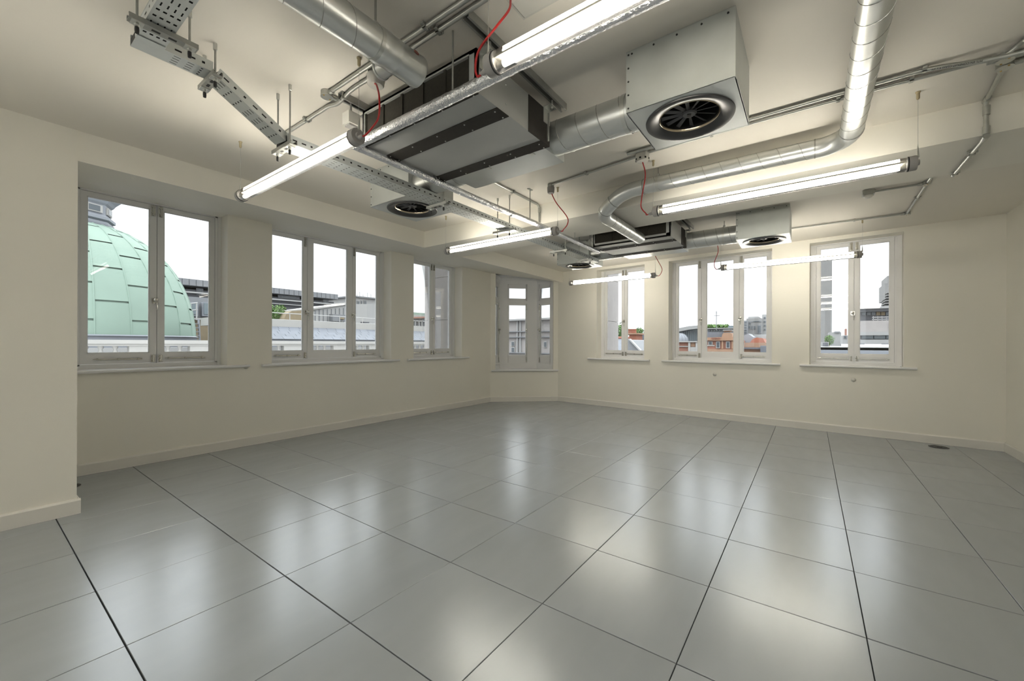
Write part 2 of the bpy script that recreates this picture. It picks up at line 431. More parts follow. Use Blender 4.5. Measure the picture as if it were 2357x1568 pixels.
window(3, FL, 4.060, 5.140, [4.640], SILL_L, ZL, (3.90, 5.345))
window(4, FR, .955, 1.860, [1.395], SILL_R, ZL - .01, (.735, 1.985))
window(5, FR, 2.345, 3.830, [2.800, 3.378], SILL_R, ZL - .01, (2.215, 3.97))
window(6, FR, 4.355, 5.235, [4.802], SILL_R, ZL - .01, (4.205, 5.41))

# canted bay window in the corner: three faces, each with a fanlight over a casement
BS = [(.105, .06), (.225, .42), (1.045, .42), (1.325, .06)]           # s, o of the bay's four corners
zb0, zb1 = .665, 2.64
fb = MB()
P = [FC.pt(a, o, 0) for a, o in BS]
OUT = [FC.pt(.0, .06, 0), FC.pt(.12, .56, 0), FC.pt(1.15, .56, 0), FC.pt(1.43, .06, 0)]
ring = [FC.pt(.105, .0, 0)] + P + [FC.pt(1.325, .0, 0)]
top = MB(); top.add([(p.x, p.y, zb1) for p in ring] + [(p.x, p.y, zb1 + .05) for p in ring], [tuple(range(6)), tuple(range(6, 12))[::-1]] + [(i, (i + 1) % 6, 6 + (i + 1) % 6, 6 + i) for i in range(6)])
top.add([(p.x, p.y, zb0 - .05) for p in ring] + [(p.x, p.y, zb0 - .0) for p in ring], [tuple(range(6)), tuple(range(6, 12))[::-1]] + [(i, (i + 1) % 6, 6 + (i + 1) % 6, 6 + i) for i in range(6)])
w7 = structure(top.build('window_7', 'gloss'))
nose = MB(); nose.extr([FC.pt(.02, a, zb0 + z) for a, z in [(.0, -.04), (-.04, -.04), (-.055, -.03), (-.06, -.018), (-.055, -.006), (-.04, 0), (0, 0)]], FC.d * 1.40)
FC.box(nose, .105, 1.325, -.001, .11, zb0 - .03, zb0 + .002)
nose.build('sill', 'gloss', w7)
PANES = [(.06, .07), (.205, .245), (.085, .09)]
for k in range(3):
    fr = Frame(P[k], P[k + 1]); a, e = PANES[k]; z0, zt = zb0 + .0, zb1
    post = MB(); LNT = fr.len
    fr.box(post, 0, a - .03, 0, .07, z0, zt); fr.box(post, LNT - e + .03, LNT, 0, .07, z0, zt)
    fr.box(post, a - .03, LNT - e + .03, 0, .07, z0, z0 + .12); fr.box(post, a - .03, LNT - e + .03, .0, .07, 2.08, 2.14); fr.box(post, a - .03, LNT - e + .03, 0, .07, 2.50, zt)
    fr.box(post, 0, LNT, -.012, 0, z0, z0 + .09); fr.box(post, 0, LNT, -.012, 0, zt - .06, zt)
    post.build('frame', 'gloss', w7)
    for nm, (q0, q1, bt) in (('fanlight', (2.14, 2.50, .05)), ('casement', (z0 + .12, 2.08, .17))):
        b = MB(); s0, s1 = a - .028, LNT - e + .028; o = .012
        fr.box(b, s0, a + .004, o, o + .04, q0, q1); fr.box(b, LNT - e - .004, s1, o, o + .04, q0, q1)
        tp = .09 if nm == 'fanlight' else .04
        fr.box(b, s0, s1, o, o + .04, q0, q0 + bt); fr.box(b, s0, s1, o, o + .04, q1 - tp, q1)
        c = b.build(nm, 'gloss', w7); pane(fr, c, a + .004, LNT - e - .004, q0 + bt, q1 - tp, o + .02)
        if nm == 'casement':
            hs = LNT - e + .016 if k < 2 else a - .016
            bolt(fr, c, hs, o, q1 - .14, q1 - .01, .022); bolt(fr, c, hs, o, q0 + .02, q0 + .12, .022)
            handle(fr, c, hs, o, 1.50); b2 = MB(); b2.tube([fr.pt(hs, o - .008, q0 + .1), fr.pt(hs, o - .008, q1 - .1)], .005, 8); b2.build('bolt_rod', 'chrome', c, 40)

# unseen windows added behind the camera to let in fill daylight
window(8, FB, 1.60, 3.20, [2.10, 2.70], SILL_L, ZL, (1.45, 3.35), .12)
window(9, FB, 3.80, 5.40, [4.30, 4.90], SILL_L, ZL, (3.65, 5.55), .12)
window(10, FB, 5.80, 6.90, [6.35], SILL_L, ZL, (5.65, 7.05), .12)
M['plug'] = mat('red_brown_plug', (0.20, 0.07, 0.05), .5)
M['rim'] = mat('bright_diffuser_rim', (0.55, 0.47, 0.36), .25, metal=.9)

# ------------------------------------------------------------------ lights
def luminaire(x, y0, y1, z, wire_far, flex, label):
    """tubular luminaire along y: clear tube, grey caps, white gear tray with a lamp below and a smaller one above"""
    lo, hi = min(y0, y1), max(y0, y1); yc = (lo + hi) / 2
    t = thing('tubular_light', (x, yc, z), label, 'light', 'tubular lights hung from the ceiling')
    MB().lathe([(.040, lo + .03), (.040, hi - .03), (.038, hi - .03), (.038, lo + .03), (.040, lo + .03)], (x, 0, z), 'y', 28).build('clear_tube', 'clear', t, 40)
    g = MB(); g.extr([(x + a, lo + .035, z + b) for a, b in [(-.024, .004), (.024, .004), (.020, .016), (-.020, .016)]], (0, hi - lo - .07, 0)); g.build('gear_tray', 'tray_white', t)
    for dz, r, nm in ((-.016, .013, 'M'), (.028, .011, 'S')):
        l = MB().cyl((x, lo + .075, z + dz), (x, hi - .075, z + dz), r, 14).build('lamp', 'lamp' if nm == 'M' else 'lamp_small', t, 40)
        for e0, e1 in ((lo + .045, lo + .075), (hi - .075, hi - .045)): MB().cyl((x, e0, z + dz), (x, e1, z + dz), r * 1.04, 14).build('ferrule', 'lampend', l, 40)
    for ye, sgn in ((lo, 1), (hi, -1)):
        c = MB(); c.lathe([(.0001, 0), (.040, 0), (.0425, .004 * sgn), (.0425, .034 * sgn), (.041, .036 * sgn), (.0405, .044 * sgn), (.0395, .046 * sgn), (.0001, .046 * sgn)], (x, ye, z), 'y', 28)
        c.lathe([(.0001, -.012 * sgn), (.016, -.012 * sgn), (.018, 0)], (x, ye, z), 'y', 18)
        cap = c.build('end_cap', 'cap', t, 35)
        s = MB()
        for k in range(4): s.lathe([(.0001, -.002 * sgn), (.004, -.0015 * sgn), (.0042, .001 * sgn)], (x + .029 * math.cos(k * PI / 2 + .6), ye, z + .029 * math.sin(k * PI / 2 + .6)), 'y', 8)
        s.build('cap_screw', 'strut', cap)
        MB().lathe([(.0425, .036 * sgn), (.0428, .037 * sgn), (.0428, .041 * sgn), (.041, .042 * sgn)], (x, ye, z), 'y', 28).build('gasket', 'black', cap, 40)
        wd_ = MB(); yy = ye - .004 * sgn
        wd_.cyl((x, yy, z + .035), (x, yy, ZC), .0011, 6); wd_.tube([(x, yy, z + .03), (x, yy, z + .05), (x, yy, z + .085), (x, yy, z + .11)], [.007, .006, .0035, .0012], 8)
        w_ = wd_.build('suspension_wire', 'zinc', t, 40)
        MB().lathe([(.012, ZC), (.012, ZC - .006), (.0085, ZC - .010), (.0085, ZC - .038), (.005, ZC - .046), (.0001, ZC - .047)], (x, yy, 0), 'z', 14).build('wire_anchor', 'brass_pale', w_, 40)
    if flex:
        ye, top, pts = flex
        sgn = 1 if ye == lo else -1
        gl = MB(); gl.lathe([(.011, 0), (.011, -.018 * sgn), (.008, -.026 * sgn), (.006, -.032 * sgn)], (x, ye - .010 * sgn, z - .012), 'y', 12); gl.build('cable_gland', 'cap', t, 40)
        a = v(x, ye - .030 * sgn, z - .012)
        MB().tube(bez([top] + pts + [a - v(0, .03 * sgn, .002), a], 12), .0046, 8).build('flex_cable', 'red', t, 50)
    return t
M['lamp_small'] = mat('small_fluorescent_lamp', (0.9, 0.9, 0.88), .4, emit=(*LAMP_COLOR[:3], LAMP_STRENGTH * .5))
M['brass_pale'] = mat('pale_brass_anchor', (0.50, 0.43, 0.28), .4, metal=.6)
LIGHTS = [
 (.83, -1.486, .025, 2.292, (-1.486, v(.935, -1.475, 2.625), [v(.86, -1.60, 2.53), v(.83, -1.665, 2.43), v(.83, -1.66, 2.335), v(.83, -1.60, 2.295)]), 'tubular light in front of the large left window, nearest the long foil pipe'),
 (.83, -2.376, -3.90, 2.300, (-2.376, v(.972, -2.375, 2.664), [v(.90, -2.42, 2.55), v(.84, -2.40, 2.45), v(.83, -2.325, 2.39), v(.83, -2.305, 2.33)]), 'tubular light running out of the top of the picture, closest to the camera'),
 (2.95, -1.445, .060, 2.288, (-1.445, v(2.855, -1.42, 2.655), [v(2.90, -1.46, 2.54), v(2.95, -1.55, 2.40), v(2.95, -1.555, 2.33), v(2.95, -1.51, 2.285)]), 'tubular light hung under the tray and foil pipe, before the middle beam'),
 (2.91, -2.372, -3.915, 2.283, (-2.372, v(2.70, -2.35, 2.625), [v(2.80, -2.34, 2.55), v(2.90, -2.28, 2.43), v(2.91, -2.27, 2.34), v(2.91, -2.31, 2.280)]), 'long tubular light beneath the spiral duct that follows the middle beam'),
 (5.98, -1.437, .075, 2.283, (-1.437, v(5.98, -1.40, 2.66), [v(5.98, -1.47, 2.52), v(5.98, -1.54, 2.38), v(5.98, -1.53, 2.31)]), 'tubular light crossing the narrow two-pane window nearest the corner bay'),
 (5.90, -2.385, -3.905, 2.285, (-2.385, v(5.90, -2.33, 2.66), [v(5.90, -2.345, 2.52), v(5.90, -2.30, 2.38), v(5.90, -2.30, 2.31)]), 'tubular light spanning the last two windows of the right wall'),
]
for x, a, b_, z, fx, lab in LIGHTS: luminaire(x, a, b_, z, None, fx, lab)
luminaire(-1.30, -1.486, .025, 2.29, None, None, 'added unseen tubular light behind the camera, nearer the left window wall')  # out-of-view pair of luminaires added to fill the room with light
luminaire(-1.30, -2.376, -3.90, 2.29, None, None, 'added unseen tubular light behind the camera, nearer the far wall')

# ------------------------------------------------------------------ ceiling points the flexes drop from
def rose(x, y, label, name='ceiling_rose', r=.047, grey=False):
    t = thing(name, (x, y, ZC), label, 'ceiling rose' if not grey else 'conduit box')
    MB().lathe([(r * .9, ZC), (r * .9, ZC - .030), (.0001, ZC - .030)], (x, y, 0), 'z', 24).build('back_box', 'conduit', t, 35)
    MB().lathe([(r, ZC - .026), (r, ZC - .050), (r * .93, ZC - .074), (r * .80, ZC - .082), (.0001, ZC - .083)], (x, y, 0), 'z', 24).build('cover', 'plastic' if not grey else 'cap', t, 35)
    return t
rose(.945, -1.47, 'white ceiling rose beside the end of the near duct, red flex below')
r2 = rose(2.70, -2.35, 'white round detector-like rose on the conduit beside the swirl diffuser box', r=.052)
sl = MB()
for k in range(8): a = k * PI / 4; sl.obox((2.70 + .049 * math.cos(a), -2.35 + .049 * math.sin(a), ZC - .066), v(-math.sin(a), math.cos(a), 0) * .006, v(math.cos(a), math.sin(a), 0) * .004, v(0, 0, .006))
sl.build('vent_slot', 'black', r2)
rose(2.855, -1.43, 'small grey round box at the end of the conduit, red flex below', 'conduit_box', .034, True)
rose(5.98, -1.40, 'small grey round box above the far unit, red flex below', 'conduit_box', .034, True)
rose(5.90, -2.33, 'small grey round box above the duct of the last diffuser, red flex below', 'conduit_box', .034, True)
t = thing('ceiling_plate_light', (1.03, -2.52, ZC), 'white rectangular ceiling unit at the top edge, red flex at its corner', 'ceiling unit')
b = MB(); b.box((.965, -2.74, 2.672), (1.10, -2.352, ZC)); b.build('housing', 'plastic', t)
b = MB(); b.extr([(.972, -2.36, 2.672), (.985, -2.372, 2.660), (1.08, -2.372, 2.660), (1.093, -2.36, 2.672)], (0, -.37, 0)); b.build('cover', 'plastic', t)

# ------------------------------------------------------------------ fan coil units
def fcu(x0, x1, y0, y1, zb, zt, label, nfil):
    """grey unit: filters on the -x face, dark strips across the underside, outlet plenum on the +x face, hung from two channels"""
    t = thing('fan_coil_unit', ((x0 + x1) / 2, (y0 + y1) / 2, zb), label, 'air conditioner', 'fan coil units under the ceiling')
    b = MB(); th = .012
    b.box((x0, y0, zb), (x1, y1, zb + th)); b.box((x0, y0, zt - th), (x1, y1, zt)); b.box((x0, y0, zb + th), (x1, y0 + th, zt - th)); b.box((x0, y1 - th, zb + th), (x1, y1, zt - th)); b.box((x1 - th, y0 + th, zb + th), (x1, y1 - th, zt - th))
    b.box((x0, y0, zb), (x0 + .02, y0 + .045, zt)); b.box((x0, y1 - .02, zb), (x0 + .02, y1, zt)); b.box((x0, y0, zb), (x0 + .02, y1, zb + .035)); b.box((x0, y0, zt - .02), (x0 + .02, y1, zt))
    b.build('casing', 'panel', t)
    f0, f1 = y0 + .047, y1 - .022; w_ = (f1 - f0) / nfil
    MB().box((x0 + .08, y0 + .02, zb + .03), (x0 + .1, y1 - .02, zt - .02)).build('coil_back', 'void', t)
    for k in range(nfil):
        a = f0 + k * w_; fb = MB(); fb.box((x0 + .012, a + .004, zb + .037), (x0 + .022, a + w_ - .004, zt - .022))
        fb.box((x0 + .004, a, zb + .035), (x0 + .016, a + .008, zt - .02)); fb.box((x0 + .004, a + w_ - .008, zb + .035), (x0 + .016, a + w_, zt - .02))
        fb.build('filter', 'filter', t)
    d = x1 - x0
    for a, e in ((0, .03), (.24, .39), (.86, 1.0)):
        MB().box((x0 + d * a, y0, zb - .004), (x0 + d * e, y1, zb)).build('foam_strip', 'foam', t)
    MB().box((x0 + d * .66, y0 - .004, zb - .004), (x1, y0, zt - .004)).build('side_strip', 'foam', t)
    MB().box((x0 + d * .66, y1, zb - .004), (x1, y1 + .004, zt - .004)).build('side_strip', 'foam', t)
    s = MB()
    for a in (.025, .27, .37, .90, .98):
        for k in range(5): s.lathe([(.0045, 0), (.004, -.003), (.0001, -.0035)], (x0 + d * a, y0 + .03 + (y1 - y0 - .06) * k / 4, zb - .004), 'z', 8)
    for z in (zb + .05, zt - .06): s.lathe([(.005, 0), (.004, -.004), (.0001, -.0045)], (x0 + d * .35, y0, z), 'y', 8)
    s.build('screw', 'zinc', t)
    # outlet plenum
    pz1 = zb + .19; p = MB(); p.box((x1, y0 + .03, zb - .002), (x1 + .235, y1 - .11, pz1)); pp = p.build('outlet_plenum', 'galv', t)
    p = MB(); p.box((x1 + .235, y0 + .03, zb - .002), (x1 + .239, y1 - .11, zb + .03)); p.box((x1 - .0, y0 + .12, zb - .007), (x1 + .03, y0 + .15, zb - .002)); p.box((x1, y0 + .48, zb - .007), (x1 + .03, y0 + .51, zb - .002)); p.build('clip', 'zinc', pp)
    # two channels on the ceiling with brackets and studs
    for y, sg in ((y0 - .045, -1), (y1 + .045, 1)):
        c = MB(); c.extr([(x0 - .12, y + a, zc_) for a, zc_ in [(-.021, ZC), (-.021, ZC - .041), (-.010, ZC - .041), (-.010, ZC - .037), (-.0175, ZC - .037), (-.0175, ZC - .004), (.0175, ZC - .004), (.0175, ZC - .037), (.010, ZC - .037), (.010, ZC - .041), (.021, ZC - .041), (.021, ZC)]], (x1 - x0 + .22, 0, 0))
        c.build('mounting_channel', 'strut', t)
        yy = y0 - .004 if sg < 0 else y1 + .004
        for x in (x0 + .05, x1 - .04):
            k = MB(); k.box((x - .035, yy, zt - .09), (x + .035, yy + .004 * sg, zt)); k.box((x - .035, yy, zt - .004), (x + .035, yy + .055 * sg, zt)); k.build('bracket', 'zinc', t)
            k = MB(); k.cyl((x, y, ZC - .04), (x, y, zt - .02), .005, 8); k.lathe([(.010, zt - .014), (.010, zt - .004), (.0001, zt - .004)], (x, y, 0), 'z', 6); k.build('stud', 'strut', t)
    k = MB(); k.box((x1 - .03, y0 - .012, zb + .02), (x1 - .018, y0 - .003, zt - .02)); k.build('edge_rail', 'strut', t)
    return t
fcu(1.050, 1.716, -2.110, -1.185, 2.413, 2.622, 'near grey fan coil unit with dark strips beneath, five dark filters facing camera', 5)
fcu(4.220, 4.935, -2.145, -1.215, 2.413, 2.622, 'far grey fan coil unit with dark strips beneath, beyond the middle beam', 4)
# isolator box beside the near unit
t = thing('isolator_box', (.99, -1.13, 2.52), 'beige electrical box at the left end of the near fan coil unit', 'isolator')
b = MB(); b.box((.965, -1.175, 2.53), (1.04, -1.105, 2.60)); b.build('housing', 'plastic', t)
b = MB(); b.box((.975, -1.165, 2.518), (1.03, -1.115, 2.53)); b.cyl((1.0, -1.14, 2.60), (1.0, -1.14, 2.615), .012, 10); b.build('cover', 'cap', t)
b = MB(); b.tube(bez([(1.02, -1.15, 2.52), (1.03, -1.165, 2.47), (1.045, -1.178, 2.44)], 6), .005, 8); b.cyl((1.0, -1.14, 2.61), (1.0, -1.14, ZC), .006, 8); b.build('lead', 'cap', t, 40)

# ------------------------------------------------------------------ swirl diffusers in their boxes
def diffuser_box(x0, x1, y0, y1, zb, label, spig=None):
    t = thing('diffuser_box', ((x0 + x1) / 2, (y0 + y1) / 2, zb), label, 'diffuser', 'boxes with round swirl diffusers')
    cx, cy = (x0 + x1) / 2, (y0 + y1) / 2; th = .004
    b = MB(); b.box((x0, y0, zb), (x0 + th, y1, ZC - .001)); b.box((x1 - th, y0, zb), (x1, y1, ZC - .001)); b.box((x0 + th, y0, zb), (x1 - th, y0 + th, ZC - .001)); b.box((x0 + th, y1 - th, zb), (x1 - th, y1, ZC - .001))
    b.build('casing', 'galv_box', t)
    n = 64; V = []; Fc = []; R1 = .205
    hx, hy = (x1 - x0) / 2 + .002, (y1 - y0) / 2 + .002
    for k in range(n):
        a = 2 * PI * k / n; c_, s_ = math.cos(a), math.sin(a); q = 1 / max(abs(c_) / hx, abs(s_) / hy)
        V += [(cx + R1 * c_, cy + R1 * s_, zb), (cx + q * c_, cy + q * s_, zb)]
    for k in range(n):
        j = (k + 1) % n; Fc.append((2 * k, 2 * k + 1, 2 * j + 1, 2 * j))
    MB().add(V + [(p[0], p[1], zb + .003) for p in V], Fc + [tuple(i + 2 * n for i in f[::-1]) for f in Fc]).build('face_plate', 'galv', t)
    c0 = (cx, cy, zb)
    MB().lathe([(.216, -.001), (.214, -.006), (.200, -.008), (.178, -.003), (.158, .006), (.148, .012)], c0, 'z', 64).build('outer_ring', 'diffuser', t, 60)
    MB().lathe([(.148, .012), (.1455, .009), (.143, .012), (.141, .022)], c0, 'z', 64).build('inner_rim', 'rim', t, 60)
    MB().lathe([(.141, .020), (.138, .075), (.136, .16)], c0, 'z', 48).build('throat', 'void', t, 60)
    MB().lathe([(.140, .16), (.0001, .161)], c0, 'z', 48).build('back_plate', 'void', t)
    for k in range(12):
        a = 2 * PI * k / 12 + .13; c_, s_ = math.cos(a), math.sin(a); u = v(c_, s_, 0); w = v(-s_, c_, 0)
        vb = MB(); Q = []
        for r_, tl in ((.034, .55), (.138, .42)):
            mid = v(cx, cy, zb + .034) + u * r_; dv = (w * math.cos(tl) + v(0, 0, 1) * math.sin(tl)) * (.007 if r_ < .1 else .011)
            nn = (w * -math.sin(tl) + v(0, 0, 1) * math.cos(tl)) * .0012
            Q += [mid - dv - nn, mid + dv - nn, mid + dv + nn, mid - dv + nn]
        vb.add(Q, [(0, 3, 2, 1), (4, 5, 6, 7), (0, 1, 5, 4), (1, 2, 6, 5), (2, 3, 7, 6), (3, 0, 4, 7)])
        vb.build('vane', 'vane', t)
    hb = MB(); hb.lathe([(.0001, .022), (.030, .022), (.037, .028), (.037, .046), (.0001, .046)], c0, 'z', 24); hub = hb.build('hub', 'vane', t, 40)
    MB().obox((cx, cy, zb + .0205), v(.009, .003, 0), v(-.003, .009, 0), v(0, 0, .002)).build('hub_screw', 'black', hub)
    s = MB()
    for k in range(5):
        yy = y0 + .03 + (y1 - y0 - .06) * k / 4; s.lathe([(.005, 0), (.004, -.003), (.0001, -.0035)], (x0, yy, ZC - .02), (v(0, 1, 0), v(0, 0, 1), v(1, 0, 0)), 8)
        zz = zb + .02 + (ZC - zb - .04) * k / 4; s.lathe([(.005, 0), (.004, -.003), (.0001, -.0035)], (x0, y1 - .012, zz), (v(0, 1, 0), v(0, 0, 1), v(1, 0, 0)), 8)
    s.build('screw', 'black', t)
diffuser_box(1.602, 2.088, -3.138, -2.640, 2.388, 'large galvanised diffuser box nearest the camera, at the top right')
diffuser_box(1.702, 2.200, -.806, -.300, 2.388, 'galvanised diffuser box over the middle left window, behind the cable tray')
diffuser_box(4.878, 5.365, -.832, -.310, 2.388, 'small-looking galvanised diffuser box in front of the corner bay')
diffuser_box(4.743, 5.240, -3.230, -2.722, 2.388, 'galvanised diffuser box above the three-pane window of the right wall')

# ------------------------------------------------------------------ ducts
def spigot(name, x, z, y0, y1, r, label, mid_strap=None, pitch=.135):
    t = thing(name, (x, (y0 + y1) / 2, z), label, 'duct', 'spiral ducts')
    MB().cyl((x, y0, z), (x, y1, z), r, 36).build('duct_tube', 'galv_duct', t, 40)
    MB().tube(helix((x, y0, z), (0, y1 - y0, 0), r, abs(y1 - y0), pitch, .4), .0022, 5).build('spiral_seam', 'seam', t, 60)
    if mid_strap is not None:
        k = MB(); k.lathe([(r + .001, -.012), (r + .004, -.012), (r + .004, .012), (r + .001, .012)], (x, mid_strap, z), 'y', 36); k.obox((x, mid_strap, z + r + .012), v(.004, 0, 0), v(0, .012, 0), v(0, 0, .014)); kk = k.build('hanger_band', 'zinc', t, 40)
        MB().cyl((x, mid_strap, z + r), (x, mid_strap, ZC), .005, 8).build('hanger_rod', 'strut', kk)
    return t
spigot('short_duct', 1.842, 2.520, -2.640, -2.080, .102, 'short spiral duct from the near unit to the large diffuser box', -2.56)
spigot('short_duct', 1.842, 2.520, -1.296, -.806, .102, 'short spiral duct from the near unit back to the left diffuser box')
spigot('short_duct', 5.030, 2.520, -2.722, -2.115, .104, 'short spiral duct from the far unit to the right diffuser box', -2.56)
spigot('short_duct', 5.030, 2.520, -1.326, -.832, .104, 'short spiral duct from the far unit to the diffuser near the bay')

# near duct, cut by the top edge of the picture
t = thing('spiral_duct', (-.5, -1.885, 2.50), 'large spiral duct entering at the top left, ending at the near unit', 'duct', 'spiral ducts')
MB().cyl((-2.6, -1.885, 2.50), (.70, -1.885, 2.50), .068, 40).build('duct_tube', 'galv_duct', t, 40)
MB().tube(helix((-2.6, -1.885, 2.50), (1, 0, 0), .068, 3.28, .135, .9), .002, 5).build('spiral_seam', 'seam', t, 60)
k = MB(); k.lathe([(.0695, .66), (.0715, .665), (.0715, .70), (.0695, .705), (.0690, .74), (.0705, .745), (.0705, .755), (.069, .76), (.069, .852), (.0705, .856), (.0715, .88), (.070, .888), (.060, .890), (.0001, .890)], (0, -1.885, 2.50), 'x', 40)
e = k.build('end_collar', 'galv_duct', t, 35)
k = MB(); k.cyl((.775, -1.83, 2.50), (.775, -1.755, 2.50), .040, 24); k.lathe([(.040, 0), (.044, .002), (.044, .012), (.040, .014), (.0001, .014)], (.775, -1.762, 2.50), 'y', 24); k.build('branch_stub', 'galv_duct', t, 35)
k = MB(); k.lathe([(.013, 0), (.013, .004), (.0001, .005)], (.83, -1.885 - .069 * math.cos(.55), 2.50 - .069 * math.sin(-.55)), (v(1, 0, 0), v(0, math.sin(.55), math.cos(.55)), v(0, -math.cos(.55), math.sin(.55))), 14); k.build('test_plug', 'plug', e, 40)
k = MB(); k.lathe([(.0685, -.010), (.0705, -.010), (.0705, .010), (.0685, .010)], (.655, -1.885, 2.50), 'x', 40); k.box((.645, -1.895, 2.566), (.665, -1.875, 2.59)); k = k.build('hanger_band', 'zinc', t, 40)
MB().cyl((.655, -1.885, 2.565), (.655, -1.885, ZC), .005, 8).build('hanger_rod', 'strut', k)
# duct along the middle beam
r = .061
A1 = [v(-2.8, -3.615, 2.552), v(2.88, -3.615, 2.556)]
A2 = [v(3.07, -3.43, 2.562), v(3.07, -2.24, 2.566)]
A3 = [v(3.36, -1.81, 2.424), v(4.205, -1.81, 2.424)]
t = thing('spiral_duct', (3.07, -2.6, 2.566), 'slender spiral duct turning at right, following the middle beam, ending at the far unit', 'duct', 'spiral ducts')
for P in (A1, A2, A3):
    s = MB().cyl(P[0], P[1], r, 36).build('duct_tube', 'galv_duct', t, 40)
    MB().tube(helix(P[0], P[1] - P[0], r, (P[1] - P[0]).length, .125, .7), .0018, 5).build('spiral_seam', 'seam', s, 60)
E1 = [A1[1]] + [v(2.88 + .19 * math.sin(q), -3.43 - .185 * math.cos(q), 2.559) for q in [PI / 2 * k / 8 for k in range(1, 8)]] + [A2[0]]
MB().tube(E1, r + .0015, 36).build('duct_bend', 'galv_duct', t, 40)
E2 = bez([A2[1], v(3.07, -2.13, 2.562), v(3.075, -2.02, 2.535), v(3.10, -1.92, 2.485), v(3.15, -1.845, 2.445), v(3.24, -1.812, 2.427), A3[0]], 6)
MB().tube(E2, r + .0015, 36).build('duct_bend', 'galv_duct', t, 50)
k = MB()
for p, d in ((A1[1], v(1, 0, 0)), (A2[0], v(0, 1, 0)), (A2[1], v(0, 1, 0)), (E2[16], (E2[17] - E2[15]).normalized()), (E2[23], (E2[24] - E2[22]).normalized()), (A3[0], v(1, 0, 0))):
    k.tube([p - d * .004, p + d * .004], r + .003, 36)
k.build('bend_bead', 'seam', t, 40)
k = MB(); k.lathe([(r + .001, -.011), (r + .003, -.011), (r + .003, .011), (r + .001, .011)], (3.07, -2.36, 2.566), 'y', 36); k.box((3.063, -2.37, 2.626), (3.077, -2.35, 2.65)); k = k.build('hanger_band', 'zinc', t, 40)
MB().cyl((3.07, -2.36, 2.63), (3.07, -2.36, ZC), .005, 8).build('hanger_rod', 'strut', k)

# foil-wrapped pipe: along the front of the near unit, then under it towards the far unit
pz = 2.384
t = thing('foil_pipe', (1.5, -1.2, pz), 'foil-wrapped pipe turning a corner under the near fan coil unit', 'pipe')
fp = [v(.985, -4.9, pz + .006), v(.985, -3.0, pz + .006)] + [v(.985, -3.0 + .15 * k, pz + .006) for k in range(1, 12)] + [v(.985, -1.235, pz)]
def wavy(P, r, seed):
    q = random.Random(seed); D = []
    for a, b_ in zip(P, P[1:]):
        n = max(1, int((b_ - a).length / .02)); D += [a.lerp(b_, k / n) for k in range(n)]
    D.append(P[-1]); return D, [r * q.uniform(.955, 1.04) for _ in D]
D, rs = wavy([v(.985, -4.9, pz + .004), v(.985, -1.205, pz)], .0275, 1); MB().tube(D, rs, 20).build('pipe_run', 'foil', t, 60)
D, rs = wavy([v(.975, -1.205, pz), v(2.3, -1.202, pz), v(2.95, -1.21, pz + .008), v(4.40, -1.205, pz)], .0245, 2); MB().tube(D, rs, 20).build('pipe_run', 'foil', t, 60)
k = MB()
for x in (1.02, 1.62, 2.55, 3.1): k.lathe([(.0265, -.02), (.0275, 0), (.0265, .02)], (x, -1.203, pz + .002), 'x', 20)
k.build('tape_band', 'foil', t, 60)
k = MB()
for x, y in ((2.836, -1.206), (1.30, -1.206), (3.75, -1.206)): k.cyl((x, y, pz + .02), (x, y, ZC), .0045, 8); k.box((x - .03, y - .012, ZC - .006), (x + .03, y + .012, ZC))
for y in (-2.02, -3.2): k.cyl((.985, y, pz + .02), (.985, y, ZC), .0045, 8)
k.build('hanger_rod', 'strut', t)

# ------------------------------------------------------------------ perforated cable tray
def plate(b, O, U, V_, lu, lv, holes):
    """sheet at O spanning lu along U and lv along V_, with rectangular holes (u0, u1, v0, v1)"""
    us = sorted({0, lu, *[h[0] for h in holes], *[h[1] for h in holes]}); vs = sorted({0, lv, *[h[2] for h in holes], *[h[3] for h in holes]})
    hs = set((round(h[0], 5), round(h[2], 5)) for h in holes)
    idx = {}; P = []
    def q(i, j):
        if (i, j) not in idx: idx[(i, j)] = len(P); P.append(O + U * us[i] + V_ * vs[j])
        return idx[(i, j)]
    Fc = []
    hu = {}
    for h in holes: hu.setdefault(round(h[0], 5), []).append((round(h[1], 5), round(h[2], 5), round(h[3], 5)))
    for i in range(len(us) - 1):
        blocked = hu.get(round(us[i], 5), [])
        for j in range(len(vs) - 1):
            mv = (vs[j] + vs[j + 1]) / 2
            if any(a < mv < c for _, a, c in blocked): continue
            Fc.append((q(i, j), q(i + 1, j), q(i + 1, j + 1), q(i, j + 1)))
    b.add(P, Fc)
